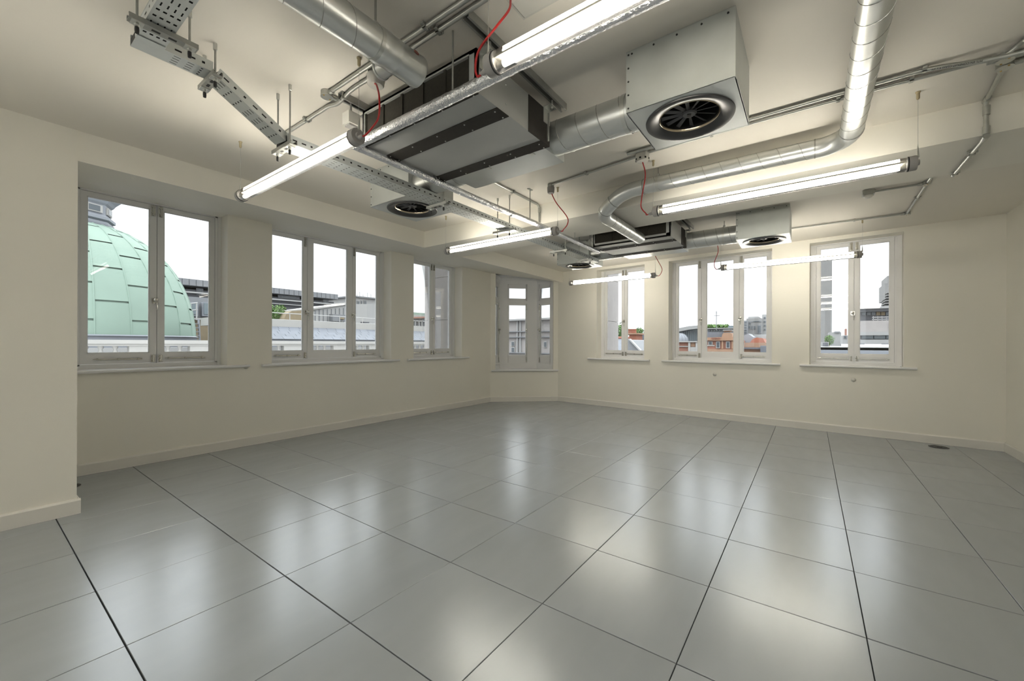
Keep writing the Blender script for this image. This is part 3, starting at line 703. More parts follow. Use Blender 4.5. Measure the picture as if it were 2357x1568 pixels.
def tray_run(parent, a, e, width, side, name='tray_length', wide=False, phase=0, flh=.048):
    """run from a to e; side is the unit vector across; bottom perforated, both edges turned up"""
    a, e = Vector(a), Vector(e); U = (e - a).normalized(); Lr = (e - a).length; S = Vector(side).normalized(); up = U.cross(S); up = up if up.z > 0 else -up
    O = a - S * (width / 2); b = MB(); holes = []; nr = 4 if not wide else 4
    u = .03; k = phase
    while u + .035 < Lr:
        slot = k % 4 < 2; hl = .026 if slot else .009; hw = .0045 if slot else .008
        if wide: hl, hw = (.012, .012) if not slot else (.026, .005)
        for j in range(nr): vv = width * (j + .7) / (nr + .4); holes.append((u, u + hl, vv - hw / 2, vv + hw / 2))
        u += .052 if not wide else .05; k += 1
    # keep only holes that do not overlap in u
    plate(b, O, U, S, Lr, width, holes)
    for sg in (0, 1):
        O2 = O + S * (width * sg); h2 = []; u = .03; k = phase
        while u + .035 < Lr:
            slot = k % 4 < 2; hl = .026 if slot else .012; h2.append((u, u + hl, flh * .42, flh * .42 + (.008 if slot else .011))); u += .052 if not wide else .05; k += 1
        plate(b, O2, U, up, Lr, flh, h2)
        b.obox(O2 + U * (Lr / 2) + up * flh + S * (.004 if sg == 0 else -.004), U * (Lr / 2), S * .005, up * .001)
    o = b.build(name, 'tray', parent)
    c = MB(); c.obox(O + U * (Lr / 2) + S * (width / 2) + up * .020, U * (Lr / 2 - .002), S * (width / 2 - .004), up * .017); c.build('cable_bundle', 'cable_dark', o)
    return o
t = thing('cable_tray', (2.0, -.89, 2.365), 'perforated steel cable tray stepping down and running beside the foil pipe', 'cable tray')
Y3 = -.890
tray_run(t, (.111, -3.6, 2.556), (.111, -.985, 2.556), .098, (1, 0, 0), wide=True)
tray_run(t, (.062, -.950, 2.552), (.345, -.950, 2.552), .098, (0, 1, 0), phase=2)
tray_run(t, (.350, -.945, 2.545), (.705, -.895, 2.375), .098, (-.05, .36, 0), phase=1)
tray_run(t, (.715, Y3, 2.367), (4.95, Y3, 2.367), .135, (0, 1, 0), phase=0)
k = MB(); k.add([(.062, -.905, 2.5515), (.16, -.905, 2.5515), (.16, -1.02, 2.5515), (.062, -1.02, 2.5515), (.062, -.905, 2.5535), (.16, -.905, 2.5535), (.16, -1.02, 2.5535), (.062, -1.02, 2.5535)], [(0, 3, 2, 1), (4, 5, 6, 7), (0, 1, 5, 4), (1, 2, 6, 5), (2, 3, 7, 6), (3, 0, 4, 7)])
k.build('joint_plate', 'tray', t)

def trapeze(p, q, z, label, nuts=True, rods=None):
    """strut bar from p to q carrying the tray, hung on two threaded rods"""
    p, q = Vector((*p, z)), Vector((*q, z)); d = (q - p).normalized(); n = v(-d.y, d.x, 0)
    t = thing('trapeze_hanger', (p + q) / 2, label, 'hanger', 'trapeze hangers carrying the cable tray')
    b = MB(); w = .0205; hgt = .021; Lh = (q - p).length
    prof = [(-w, hgt), (-w, 0), (w, 0), (w, hgt), (w - .008, hgt), (w - .008, hgt - .003), (w - .003, hgt - .003), (w - .003, .003), (-w + .003, .003), (-w + .003, hgt - .003), (-w + .008, hgt - .003), (-w + .008, hgt)]
    b.extr([p + n * a + v(0, 0, c) for a, c in prof], d * Lh); ch = b.build('channel', 'strut', t)
    s = MB()
    for k in range(2): s.obox(p + d * (Lh * (.38 + .24 * k)) - v(0, 0, .0004), d * .014, n * .006, v(0, 0, .0006))
    s.build('slot', 'black', ch)
    for f in rods or (.10, .90):
        c = p + d * (Lh * f); b = MB(); b.cyl(c - v(0, 0, .035), v(c.x, c.y, ZC), .0048, 8); r_ = b.build('threaded_rod', 'strut', t)
        b = MB(); b.lathe([(.0095, ZC), (.0095, ZC - .032), (.006, ZC - .034)], (c.x, c.y, 0), 'z', 6); b.build('anchor', 'zinc', r_)
        b = MB(); b.obox(c - v(0, 0, .002), d * .02, n * .0205, v(0, 0, .002)); b.lathe([(.0001, -.014), (.0095, -.014), (.0095, -.005), (.0001, -.005)], c, 'z', 6); b.build('nut', 'zinc', r_)
        b = MB(); b.lathe([(.0001, -.045), (.007, -.043), (.008, -.030), (.0075, -.018), (.0001, -.017)], c, 'z', 10); b.build('rod_cap', 'black', r_)
trapeze((.010, -1.145), (.240, -1.145), 2.530, 'trapeze hanger at the top left corner under the wide upper tray', rods=(.12, .88))
trapeze((.355, -.815), (.355, -1.035), 2.527, 'trapeze hanger where the tray starts to slope down', rods=(.15, .82))
trapeze((.727, -.775), (.727, -1.010), 2.342, 'trapeze hanger where the slope meets the long level tray', rods=(.16, .80))
trapeze((1.935, -.775), (1.935, -1.010), 2.342, 'trapeze hanger in front of the left diffuser box', rods=(.16, .80))
trapeze((2.850, -.745), (2.850, -1.020), 2.338, 'trapeze hanger beside the tubular light under the tray', rods=(.18, .74))
trapeze((3.955, -.755), (3.955, -1.005), 2.342, 'trapeze hanger just past the middle beam', rods=(.20, .86))
trapeze((4.640, -.755), (4.640, -1.005), 2.342, 'trapeze hanger at the far end of the tray above the corner diffuser', rods=(.20, .86))

# ------------------------------------------------------------------ conduits, saddles and boxes
def saddle(par, p, d, drop):
    """spacer-bar saddle at p on a conduit running along d; drop points from the surface into the room"""
    p, d, n = Vector(p), Vector(d).normalized(), Vector(drop).normalized(); w = d.cross(n); b = MB()
    b.obox(p - n * .004, d * .009, w * .026, n * .006); b.obox(p + n * .011, d * .009, w * .014, n * .002)
    for s in (-1, 1): b.obox(p + w * (.0125 * s) + n * .003, d * .009, w * .0015, n * .010)
    b.build('saddle', 'conduit', par)
def conduit(pts, r, label, saddles=(), name='conduit', grp='galvanised conduits', mt='conduit'):
    pts = [Vector(p) for p in pts]; t = thing(name, pts[len(pts) // 2], label, 'conduit', grp)
    MB().tube(pts, r, 14).build('conduit_tube', mt, t, 50)
    for p, d, dr in saddles: saddle(t, p, d, dr)
    return t
def cbox(x, y, label, r=.033, z=None, h=.03, spouts=()):
    z = ZC if z is None else z; t = thing('junction_box', (x, y, z), label, 'conduit box', 'round conduit boxes')
    MB().lathe([(r, z), (r, z - h), (.0001, z - h)], (x, y, 0), 'z', 24).build('body', 'conduit', t, 35)
    lid = MB().lathe([(r * 1.04, z - h), (r * 1.04, z - h - .003), (.0001, z - h - .0035)], (x, y, 0), 'z', 24).build('lid', 'zinc', t, 35)
    s = MB()
    for a in (-1, 1): s.lathe([(.0045, -.003), (.004, -.006), (.0001, -.0065)], (x + a * r * .7, y + a * r * .25, z - h), 'z', 8)
    s.build('lid_screw', 'brass', lid)
    for dx, dy in spouts: MB().cyl((x + dx * r * .9, y + dy * r * .9, z - .016), (x + dx * (r + .03), y + dy * (r + .03), z - .016), .0135, 14).build('spout', 'conduit', t, 40)
zc = ZC - .015; dn = (0, 0, -1)
cbox(.885, -1.075, 'round galvanised junction box left of the near unit', spouts=((0, -1), (1, 0)))
conduit([(.885, -1.13, zc), (.880, -2.2, zc), (.875, -4.6, zc)], .0115, 'straight galvanised conduit running from the junction box to the top edge', [((.879, -1.95, zc), (0, 1, 0), dn), ((.877, -3.2, zc), (0, 1, 0), dn)])
conduit(bez([(.955, -.40, zc), (.955, -.86, zc), (.953, -.98, zc - .004), (.952, -1.07, zc - .022), (.950, -1.16, zc - .010), (.945, -1.25, zc), (.945, -1.43, zc)], 8), .0115, 'galvanised conduit with a crossing bend beside the junction box', [((.955, -.70, zc), (0, 1, 0), dn)])
conduit([(.935, -1.51, zc), (.925, -2.4, zc), (.915, -4.6, zc)], .0115, 'galvanised conduit from the near ceiling rose to the top edge', [((.931, -1.98, zc), (0, 1, 0), dn)])
conduit([(.94, -1.078, zc), (1.0, -1.105, zc - .005), (1.0, -1.13, zc - .01)], .0100, 'stub of conduit from the junction box to the beige box')
conduit([(2.83, -1.46, zc), (2.735, -2.30, zc)], .0095, 'galvanised conduit joining the grey box to the white rose', [((2.79, -1.83, zc), (-.1, -1, 0), dn)])
conduit([(2.71, -2.40, zc), (2.70, -3.2, zc), (2.715, -4.16, zc)], .0105, 'lower of two parallel conduits passing behind the slender duct', [((2.705, -2.84, zc), (0, 1, 0), dn), ((2.70, -3.54, zc), (0, 1, 0), dn), ((2.702, -3.69, zc), (0, 1, 0), dn), ((2.705, -3.86, zc), (0, 1, 0), dn)])
ub = conduit(bez([(2.645, -2.25, zc), (2.640, -3.0, zc), (2.635, -3.75, zc), (2.638, -3.95, zc - .006), (2.655, -4.12, zc - .030), (2.640, -4.30, zc - .045), (2.60, -4.55, zc - .045), (2.55, -4.9, zc - .03)], 12), .0115, 'upper of two parallel conduits, black lettering where it bends away', [((2.637, -3.90, zc), (0, 1, 0), dn)])
tx = bpy.data.curves.new('lettering', 'FONT'); tx.body = 'MTL EN CONDUIT-CLASS 4 x 3M'; tx.size = .013; tx.align_x = 'CENTER'; tx.align_y = 'CENTER'; tx.extrude = .0001
to = bpy.data.objects.new('lettering', tx); COL.objects.link(to); to.data.materials.append(M['ink'])
cbox(2.745, -4.215, 'round junction box on the two parallel conduits, right side', spouts=((0, 1), (0, -1)))
cbox(2.825, -4.235, 'round junction box feeding the conduit down the beam', spouts=((1, 0), (0, -1)))
conduit([(2.735, -4.26, zc), (2.70, -4.9, zc)], .0105, 'galvanised conduit leaving the right edge, upper of the pair')
conduit([(2.82, -4.28, zc), (2.80, -4.9, zc)], .0105, 'galvanised conduit leaving the right edge, lower of the pair')
conduit([(2.70, -4.215, zc), (2.2, -4.40, zc), (1.3, -4.75, zc)], .0115, 'galvanised conduit slanting up to the right edge')
bx = 3.238
dc = conduit([(2.87, -4.24, zc), (3.19, -4.262, zc)] + arc((3.19, -4.264, zc - .048), (0, 0, .048), (.048, 0, 0), 6) + [(bx, -4.268, 2.52)] + arc((bx + .045, -4.268, 2.515), (-.045, 0, 0), (0, 0, -.045), 6) + [(3.40, -4.268, 2.470), (3.90, -4.268, 2.470)] + arc((3.928, -4.268, 2.515), (0, 0, -.045), (.045, 0, 0), 6) + [(3.973, -4.268, 2.64)] + arc((4.018, -4.268, 2.64), (-.045, 0, 0), (0, 0, .045), 6) + [(4.7, -4.268, zc), (5.83, -4.285, zc)], .0115, 'galvanised conduit dropping down the middle beam and crossing beneath it', [((3.50, -4.268, 2.470), (1, 0, 0), dn), ((3.885, -4.268, 2.470), (1, 0, 0), dn), ((5.22, -4.276, zc), (1, 0, 0), dn)])
k = MB(); k.cyl((bx, -4.268, 2.655), (bx, -4.268, 2.600), .0165, 14); k.cyl((3.19, -4.263, zc), (3.245, -4.266, zc), .0165, 14); k.cyl((bx, -4.268, 2.530), (bx, -4.268, 2.485), .0165, 14); k.cyl((3.235, -4.268, 2.472), (3.29, -4.268, 2.470), .0165, 14)
k.build('elbow_fitting', 'conduit', dc, 40)
cbox(4.77, -4.262, 'small tee box where the sensor conduit branches off', .026, spouts=((0, 1),))
conduit([(4.77, -4.225, zc), (4.765, -3.90, zc)], .0095, 'short conduit branch leading to the presence sensor')
t = thing('presence_sensor', (4.765, -3.86, ZC), 'grey square box with a pale domed sensor on the far ceiling', 'sensor')
MB().box((4.722, -3.905, ZC - .042), (4.808, -3.815, ZC)).build('back_box', 'conduit', t)
MB().lathe([(.040, ZC - .042), (.040, ZC - .048), (.033, ZC - .060), (.020, ZC - .070), (.0001, ZC - .073)], (4.765, -3.86, 0), 'z', 24).build('sensor_dome', 'plastic', t, 50)
cbox(5.835, -4.29, 'small angle box at the far turn of the ceiling conduit', .026, spouts=((0, 1), (-1, 0)))
conduit([(5.835, -4.25, zc), (5.82, -3.6, zc), (5.80, -1.2, zc)], .0095, 'galvanised conduit along the far ceiling above the right windows', [((5.828, -3.83, zc), (0, 1, 0), dn)])
conduit([(1.98, -1.055, zc), (3.19, -1.055, zc)] + arc((3.19, -1.055, zc - .045), (0, 0, .045), (.045, 0, 0), 6) + [(3.236, -1.055, 2.50)], .0105, 'galvanised conduit from the near unit down the middle beam', [((2.76, -1.055, zc), (1, 0, 0), dn)])
MB().cyl((3.236, -1.055, 2.662), (3.236, -1.055, 2.61), .0155, 14).build('elbow_fitting', 'conduit', bpy.data.objects[-1] if False else COL.objects[[o.name for o in COL.objects if o.name.startswith('conduit') and o.type == 'EMPTY'][-1]], 40)
# lettering set along the bent conduit
p, d = v(2.643, -4.02, zc - .016), v(.09, -1, -.10).normalized()
nrm = (v(0, 0, -1) * .62 + v(-.78, 0, 0)); nrm = (nrm - d * nrm.dot(d)).normalized(); up = nrm.cross(d)
mw = Matrix((-d, -up, nrm)).transposed().to_4x4(); mw.translation = p + nrm * .0119
to.matrix_world = mw; to.parent = ub; to.matrix_parent_inverse = Matrix.Translation(ub.location).inverted()

# ------------------------------------------------------------------ small things on the floor and the walls
def grommet(x, y, r, label):
    t = thing('floor_grommet', (x, y, 0), label, 'grommet', 'cable grommets in the floor')
    MB().lathe([(r, .0), (r, .003), (r * .93, .006), (r * .80, .006), (r * .78, .003), (.0001, .003)], (x, y, 0), 'z', 28).build('rim', 'grommet', t, 40)
    b = MB(); b.box((x - r * .5, y - r * .25, .003), (x + r * .5, y + r * .25, .009)); b.build('flap', 'grommet', t)
    return t
grommet(6.385, -4.645, .088, 'dark oval-looking floor grommet by the right wall skirting')
grommet(.135, 1.61, .085, 'dark floor grommet half hidden behind the left pier')
def wall_knob(p, n, label):
    t = thing('wall_cap', p, label, 'wall fitting', 'round caps on the walls'); p, n = Vector(p), Vector(n); u = v(0, 0, 1).cross(n).normalized()
    MB().lathe([(.026, 0), (.026, .006), (.022, .010), (.015, .012), (.015, .026), (.011, .031), (.0001, .032)], p, (u, v(0, 0, 1), n), 20).build('cap', 'plastic', t, 40)
    MB().lathe([(.0265, 0), (.0275, .003), (.0265, .005)], p, (u, v(0, 0, 1), n), 20).build('rim', 'conduit', t, 40)
wall_knob((1.575, LW, .925), (0, -1, 0), 'small round cap just right of the large left window sill')
wall_knob(FR.pt(3.07, 0, .715), -FR.n, 'small round cap under the three-pane right window')
wall_knob(FR.pt(4.80, 0, .733), -FR.n, 'small round cap under the last right window')

# ------------------------------------------------------------------ the town outside
def ray(px, py): return DIRV + RV * ((px - W / 2 - SX) / F) - UV_ * ((py - H / 2 - SY) / F)
def onY(px, py, Y):
    d = ray(px, py); return CAM + d * ((Y - CAM.y) / d.y)
def onX(px, py, X):
    d = ray(px, py); return CAM + d * ((X - CAM.x) / d.x)
def emat(n, c, *a, **k): return mat(n, tuple(x * .62 for x in c), *a, **k)
M['copper'] = emat('verdigris_copper', (0.31, 0.43, 0.36), .7, var=.06, vscale=1.2, obj_rand=.035)
M['lead'] = emat('grey_lead', (0.30, 0.32, 0.36), .6, var=.05, vscale=1.5)
M['slate'] = emat('blue_grey_slate', (0.205, 0.225, 0.265), .65, var=.10, vscale=3, obj_rand=.08)
M['stone'] = emat('pale_stone', (0.52, 0.51, 0.49), .8, var=.05, vscale=2)
M['stone2'] = emat('pinkish_stone', (0.47, 0.44, 0.43), .8, var=.06, vscale=2, obj_rand=.02)
M['render'] = emat('off_white_render', (0.46, 0.46, 0.46), .8, var=.04, vscale=1)
M['dark_clad'] = emat('charcoal_cladding', (0.15, 0.155, 0.175), .6, var=.08, vscale=1)
M['mid_clad'] = emat('mid_grey_cladding', (0.27, 0.28, 0.30), .6, var=.06, vscale=1)
M['brick_y'] = emat('buff_brick', (0.36, 0.29, 0.19), .85, var=.15, vscale=5)
M['brick_r'] = emat('red_brick', (0.42, 0.20, 0.145), .85, var=.12, vscale=2, obj_rand=.04)
M['brick_o'] = emat('orange_brick', (0.46, 0.285, 0.19), .85, var=.12, vscale=2)
M['terracotta'] = emat('terracotta', (0.44, 0.17, 0.11), .8, var=.1, vscale=6)
M['dkglass'] = emat('dark_window_glass', (0.10, 0.12, 0.14), .15, spec=.6)
M['bluglass'] = emat('blue_grey_facade_glass', (0.19, 0.24, 0.27), .2, spec=.6, var=.1, vscale=.3)
M['leaf'] = emat('green_leaves', (0.13, 0.24, 0.065), .8, var=.3, vscale=2)
M['rail'] = emat('white_rail', (0.52, 0.52, 0.52), .5)
M['concrete'] = emat('grey_concrete', (0.34, 0.335, 0.33), .85, var=.06, vscale=.4)
M['street'] = emat('wet_street', (0.16, 0.16, 0.165), .7, var=.1, vscale=.2)

structure(MB().box((-60, 9.0, -14), (400, 340, -13.6)).add([(8, -200, -14), (500, -200, -14), (500, 9, -14), (8, 9, -14)], [(0, 1, 2, 3)]).build('ground', 'street'))

def bY(px0, px1, py0, py1, Y, dep, mb=None):
    a, c = onY(px0, py0, Y), onY(px1, py1, Y); z1 = max(onY((px0 + px1) / 2, py0, Y).z, onY((px0 + px1) / 2, py1, Y).z); z0 = min(onY((px0 + px1) / 2, py0, Y).z, onY((px0 + px1) / 2, py1, Y).z)
    b = mb or MB(); b.box((a.x, Y, z0), (c.x, Y + dep, z1)); return b
def bX(px0, px1, py0, py1, X, dep, mb=None):
    a, c = onX(px0, py0, X), onX(px1, py1, X); pm = (px0 + px1) / 2; z = [onX(pm, py0, X).z, onX(pm, py1, X).z]
    b = mb or MB(); b.box((X, a.y, min(z)), (X + dep, c.y, max(z))); return b
def winsX(par, L_, X, fm='rail', gm='dkglass', name='window'):
    for px0, px1, py0, py1 in L_:
        f = bX(px0, px1, py0, py1, X - .12, .12).build(name, fm, par); d = (px1 - px0) * .18; e = (py1 - py0) * .12
        bX(px0 + d, px1 - d, py0 + e, py1 - e, X - .16, .04).build('pane', gm, f)
def winsY(par, L_, Y, fm='rail', gm='dkglass', name='window'):
    for px0, px1, py0, py1 in L_:
        f = bY(px0, px1, py0, py1, Y - .10, .10).build(name, fm, par); d = (px1 - px0) * .15; e = (py1 - py0) * .12
        bY(px0 + d, px1 - d, py0 + e, py1 - e, Y - .13, .03).build('pane', gm, f)
def part(b, name, m, par, **k): return b.build(name, m, par, **k)

# stone corner turret of this same building, outside the bay
t = thing('corner_turret', (6.0, 3.0, 0), 'pale stone corner turret of this building, seen through the panes beside the bay', 'turret')
zz = -13.6
for i in range(22):
    z0, z1 = zz + i * .9, zz + i * .9 + .893
    o = MB().prism([(5.56, 2.32), (6.10, 2.52), (6.45, 3.0), (6.2, 3.42), (5.56, 3.42)], z0, z1).build('stone_block', 'stone2', t)
    o = MB().prism([(7.42, .12), (8.35, .12), (8.35, 1.02), (7.9, 1.25), (7.5, .80)], z0, z1).build('stone_block', 'stone2', t)

# ---- through the left windows
YP = 11.0
t = thing('balustrade', (3, YP, 0), 'white stone balustrade of the opposite house at eye level', 'balustrade')
Xa, Xb = onY(100, 785, YP).x, onY(1010, 785, YP).x
zt_ = onY(350, 783, YP).z
part(MB().box((Xa, YP - .12, zt_ - .10), (Xb, YP + .22, zt_)), 'coping', 'stone', t)
part(MB().box((Xa, YP - .08, zt_ - .16), (Xb, YP + .18, zt_ - .10)), 'coping_moulding', 'stone', t)
part(MB().box((Xa, YP - .10, zt_ - .95), (Xb, YP + .20, zt_ - .62)), 'plinth_course', 'stone', t)
PED = [(296, 345), (436, 520), (652, 702), (766, 812), (848, 880), (986, 1000)]
px_l = [onY(a, 795, YP).x for a, b in PED]; px_r = [onY(b, 795, YP).x for a, b in PED]
for a, b_ in zip(px_l, px_r): part(MB().box((a, YP - .06, zt_ - .62), (b_, YP + .16, zt_ - .16)), 'pedestal', 'stone', t)
prof = [(.055, 0), (.055, .03), (.035, .05), (.072, .13), (.078, .19), (.045, .32), (.035, .38), (.055, .41), (.055, .46)]
bal = None; x = Xa + .15
while x < Xb - .1:
    if not any(a - .08 < x < b_ + .08 for a, b_ in zip(px_l, px_r)):
        if bal is None: bal = MB().lathe(prof, (x, YP + .05, zt_ - .62), 'z', 12).build('baluster', 'stone', t, 50, loc=(x, YP + .05, zt_ - .62))
        else: c = bal.copy(); COL.objects.link(c); c.location = v(x, YP + .05, zt_ - .62) - t.location
    x += .262
part(MB().box((Xa, YP - .02, -13.6), (Xb, YP + .3, zt_ - .95)), 'house_wall', 'render', t)

# green dome with its lantern
YD = 17.5; xc = onY(176, 700, YD).x; Rx = onY(441, 760, YD).x - xc
t = thing('copper_dome', (xc, YD, 0), 'pale green copper dome with a grey lantern, through the large left window', 'dome')
z_base = onY(300, 783, YD).z; z_top = onY(240, 532, YD).z
hgt = z_top - z_base; Rz = hgt / .965
nseg, nlev = 24, 5
def dome_pt(a, k, off=0):
    ph = k * (PI / 2 * .845); return v(xc + (Rx * math.cos(ph) ** .86 + off) * math.cos(a), YD + (Rx * math.cos(ph) ** .86 + off) * math.sin(a), z_base + (Rz + off) * math.sin(ph))
part(MB().lathe([(Rx * math.cos(k * PI / 2 * .845 / 20) ** .86 - .04, (Rz - .04) * math.sin(k * PI / 2 * .845 / 20)) for k in range(21)], (xc, YD, z_base), 'z', 48), 'dome_core', 'copper', t, smooth=60)
for i in range(nseg):
    a0, a1 = 2 * PI * i / nseg, 2 * PI * (i + 1) / nseg
    if math.sin((a0 + a1) / 2) > .35: continue                      # far side of the dome, turned away
    for j in range(nlev):
        st = .5 if i % 2 else 0
        k0, k1 = max(0, (j - st) / (nlev - .5)), min(1, (j + 1 - st) / (nlev - .5))
        if k1 <= k0 + .01: continue
        b = MB(); g = .004; V = []
        for q in range(4):
            kk = k0 + .006 + (k1 - k0 - .012) * q / 3
            for aa in (a0 + g, (a0 + a1) / 2, a1 - g): V.append(dome_pt(aa, kk, .012))
        Fc = [(r * 3 + c, r * 3 + c + 1, r * 3 + c + 4, r * 3 + c + 3) for r in range(3) for c in range(2)]
        b.add(V, Fc); b.build('copper_sheet', 'copper', t, 60)
for a in range(nseg):
    an = 2 * PI * a / nseg
    if math.sin(an) < .5: part(MB().tube([dome_pt(an, k / 10, .015) for k in range(11)], .022, 6), 'rib', 'copper', t, smooth=60)
part(MB().lathe([(Rx + .05, -.9), (Rx + .05, .18), (Rx + .12, .22), (Rx + .02, .26)], (xc, YD, z_base - .1), 'z', 48), 'dome_kerb', 'lead', t, smooth=40)
lr = onY(262, 500, YD).x - xc; zl = lambda py: onY(250, py, YD).z
lan = part(MB().lathe([(lr * .98, zl(540)), (lr * 1.02, zl(527)), (lr * 1.02, zl(522)), (lr * .96, zl(520)), (lr * 1.06, zl(517)), (lr * 1.06, zl(511)), (lr * .93, zl(506)), (lr * .93, zl(484)), (lr * 1.0, zl(480)), (lr * 1.06, zl(474)), (lr * 1.25, zl(462)), (lr * 1.28, zl(458)), (lr * 1.28, zl(452)), (lr * 1.1, zl(447)), (lr * .8, zl(432)), (lr * .3, zl(405)), (.05, zl(390))], (xc, YD, 0), 'z', 8), 'lantern', 'lead', t)
for k in range(8):
    a = 2 * PI * (k + .5) / 8; u = v(math.cos(a), math.sin(a), 0); w_ = v(-math.sin(a), math.cos(a), 0); rr = lr * .93 * math.cos(PI / 8)
    if math.sin(a) > .5: continue
    f = MB(); f.obox(v(xc, YD, (zl(487) + zl(503)) / 2) + u * rr, u * .05, w_ * lr * .25, v(0, 0, (zl(487) - zl(503)) / 2)); f = f.build('lantern_window', 'stone', t)
    g = MB(); g.obox(v(xc, YD, (zl(487) + zl(503)) / 2) + u * (rr + .03), u * .03, w_ * lr * .17, v(0, 0, (zl(489) - zl(501)) / 2)); g.build('lantern_pane', 'dkglass', f)
part(MB().box((xc - Rx - 1, YD - Rx - .4, -13.6), (onY(436, 783, YD - 3).x, YD + Rx, z_base - .25)), 'drum', 'render', t)

# dark modern block behind
YB = 46.0
t = thing('modern_block', (onY(700, 700, YB).x, YB, 0), 'dark clad modern block with a flat overhanging roof, beyond the slate roof', 'building')
part(bY(330, 768, 676, 860, YB, 14), 'wall', 'dark_clad', t)
p0, p1 = onY(330, 640, YB - .6), onY(776, 681, YB - .6)
zr0, zr1 = onY(640, 664, YB - .6).z, onY(640, 677, YB - .6).z
part(MB().box((p0.x, YB - .8, zr1), (p1.x, YB + 14, zr0)), 'roof_slab', 'mid_clad', t)
xx = p0.x
for k in range(34):
    x1 = xx + (p1.x - p0.x) / 34; part(MB().box((xx + .03, YB - .86, zr1 + .02), (x1 - .03, YB - .8, zr0 - .02)), 'fascia_panel', 'mid_clad', t); xx = x1
for yb0, yb1 in ((689, 692), (699.5, 701)):
    part(MB().box((p0.x, YB - .5, onY(640, yb1, YB).z), (onY(768, 700, YB).x, YB, onY(640, yb0, YB).z)), 'ledge', 'rail', t)
winsY(t, [(396, 412, 655, 668), (452, 468, 664, 680), (640, 690, 681, 688), (744, 756, 690, 700)], YB, 'mid_clad')
# dormers and stairs beyond the dome
YM = 24.0
t = thing('mansard_house', (onY(460, 720, YM).x, YM, 0), 'grey mansard with arched dormers and roof stairs, right of the dome', 'building')
part(bY(395, 560, 686, 735, YM, 6), 'mansard_wall', 'mid_clad', t)
for a, b_ in ((433, 452), (461, 481)):
    q0, q1 = onY(a, 728, YM), onY(b_, 700, YM); m_ = (q0.x + q1.x) / 2; hw = (q1.x - q0.x) / 2
    pts = [(q0.x, YM - .3, q0.z), (q1.x, YM - .3, q0.z), (q1.x, YM - .3, q1.z)] + [(m_ + hw * math.cos(th), YM - .3, q1.z + hw * .45 * math.sin(th)) for th in [PI * k / 8 for k in range(1, 8)]] + [(q0.x, YM - .3, q1.z)]
    d = part(MB().extr(pts, (0, .4, 0)), 'dormer', 'lead', t)
    part(MB().box((q0.x + hw * .35, YM - .34, q0.z + .1), (q1.x - hw * .35, YM - .3, q1.z)), 'dormer_pane', 'bluglass', d)
part(bY(395, 560, 733, 737, YM - .5, 7), 'ledge', 'stone', t)
part(bY(452, 560, 737, 860, YM - .3, 5), 'buff_wall', 'brick_y', t)
part(bY(395, 452, 745, 860, YM + .8, 5), 'dark_wall', 'dark_clad', t)  # set-back wall in the charcoal cladding
st = MB(); 
for k in range(5): st.box((onY(440, 740, YM - 1).x, YM - 1.3, onY(450, 745 + 9 * k, YM - 1).z), (onY(456, 740, YM - 1).x, YM - .9, onY(450, 747 + 9 * k, YM - 1).z))
for k in range(5):
    MB().box((onY(440, 740, YM - 1).x, YM - 1.3, onY(450, 747 + 9 * k, YM - 1).z), (onY(455, 740, YM - 1).x, YM - .9, onY(450, 745 + 9 * k, YM - 1).z)).build('stair_tread', 'mid_clad', t)
for px in (440, 457): part(MB().cyl(onY(px, 735, YM - 1), onY(px + 3, 790, YM - 1.2), .05, 6), 'stair_string', 'lead', t)
for px in (439, 452.5): part(MB().cyl(onY(px, 697, YM - .8), onY(px, 737, YM - .8), .035, 6), 'guard_post', 'rail', t)
for py in (698, 714): part(MB().cyl(onY(432, py + 2, YM - .8), onY(455, py - 1, YM - .8), .03, 6), 'guard_rail', 'rail', t)

# slate mansard behind the balustrade, seen through the three-pane window
YS = 12.2
t = thing('slate_roof', (onY(750, 770, YS).x, YS, 0), 'blue grey slate mansard roof behind the white balustrade', 'roof')
xs0, xs1 = onY(560, 770, YS).x, onY(880, 770, YS).x; xs2 = onY(1000, 770, YS).x
z0, z1 = onY(750, 781, YS).z, onY(750, 756, YS + .9).z
rs = random.Random(5); NC = 5
for k in range(NC):
    za, zb_ = z0 + (z1 - z0) * k / NC, z0 + (z1 - z0) * (k + 1) / NC; ya, yb_ = YS + .9 * k / NC, YS + .9 * (k + 1) / NC
    x = xs0 - rs.uniform(0, .35)
    while x < xs2:
        w_ = .38; b = MB(); tk = .015 + rs.uniform(0, .008)
        b.add([(x + .006, ya - tk - .02, za - .01), (x + w_ - .006, ya - tk - .02, za - .01), (x + w_ - .006, yb_ - .01, zb_ + .01), (x + .006, yb_ - .01, zb_ + .01), (x + .006, ya, za - .01), (x + w_ - .006, ya, za - .01), (x + w_ - .006, yb_ + .01, zb_ + .01), (x + .006, yb_ + .01, zb_ + .01)], [(0, 1, 2, 3), (4, 7, 6, 5), (0, 4, 5, 1), (1, 5, 6, 2), (2, 6, 7, 3), (3, 7, 4, 0)])
        b.build('slate', 'slate', t); x += w_
part(MB().box((xs0 - .5, YS + .02, z0 - .3), (xs2 + .5, YS + 1.1, z0)), 'gutter', 'lead', t)
part(MB().add([(xs0 - .5, YS + .04, z0), (xs2 + .5, YS + .04, z0), (xs2 + .5, YS + .96, z1), (xs0 - .5, YS + .96, z1), (xs0 - .5, YS + 1.2, z0), (xs2 + .5, YS + 1.2, z0)], [(0, 1, 2, 3), (3, 2, 5, 4), (0, 3, 4), (1, 5, 2), (0, 4, 5, 1)]), 'roof_body', 'lead', t)
part(MB().box((xs0 - .5, YS + .88, z1), (xs2 + .5, YS + 2.4, z1 + .28)), 'parapet_wall', 'stone', t)
rl = MB()
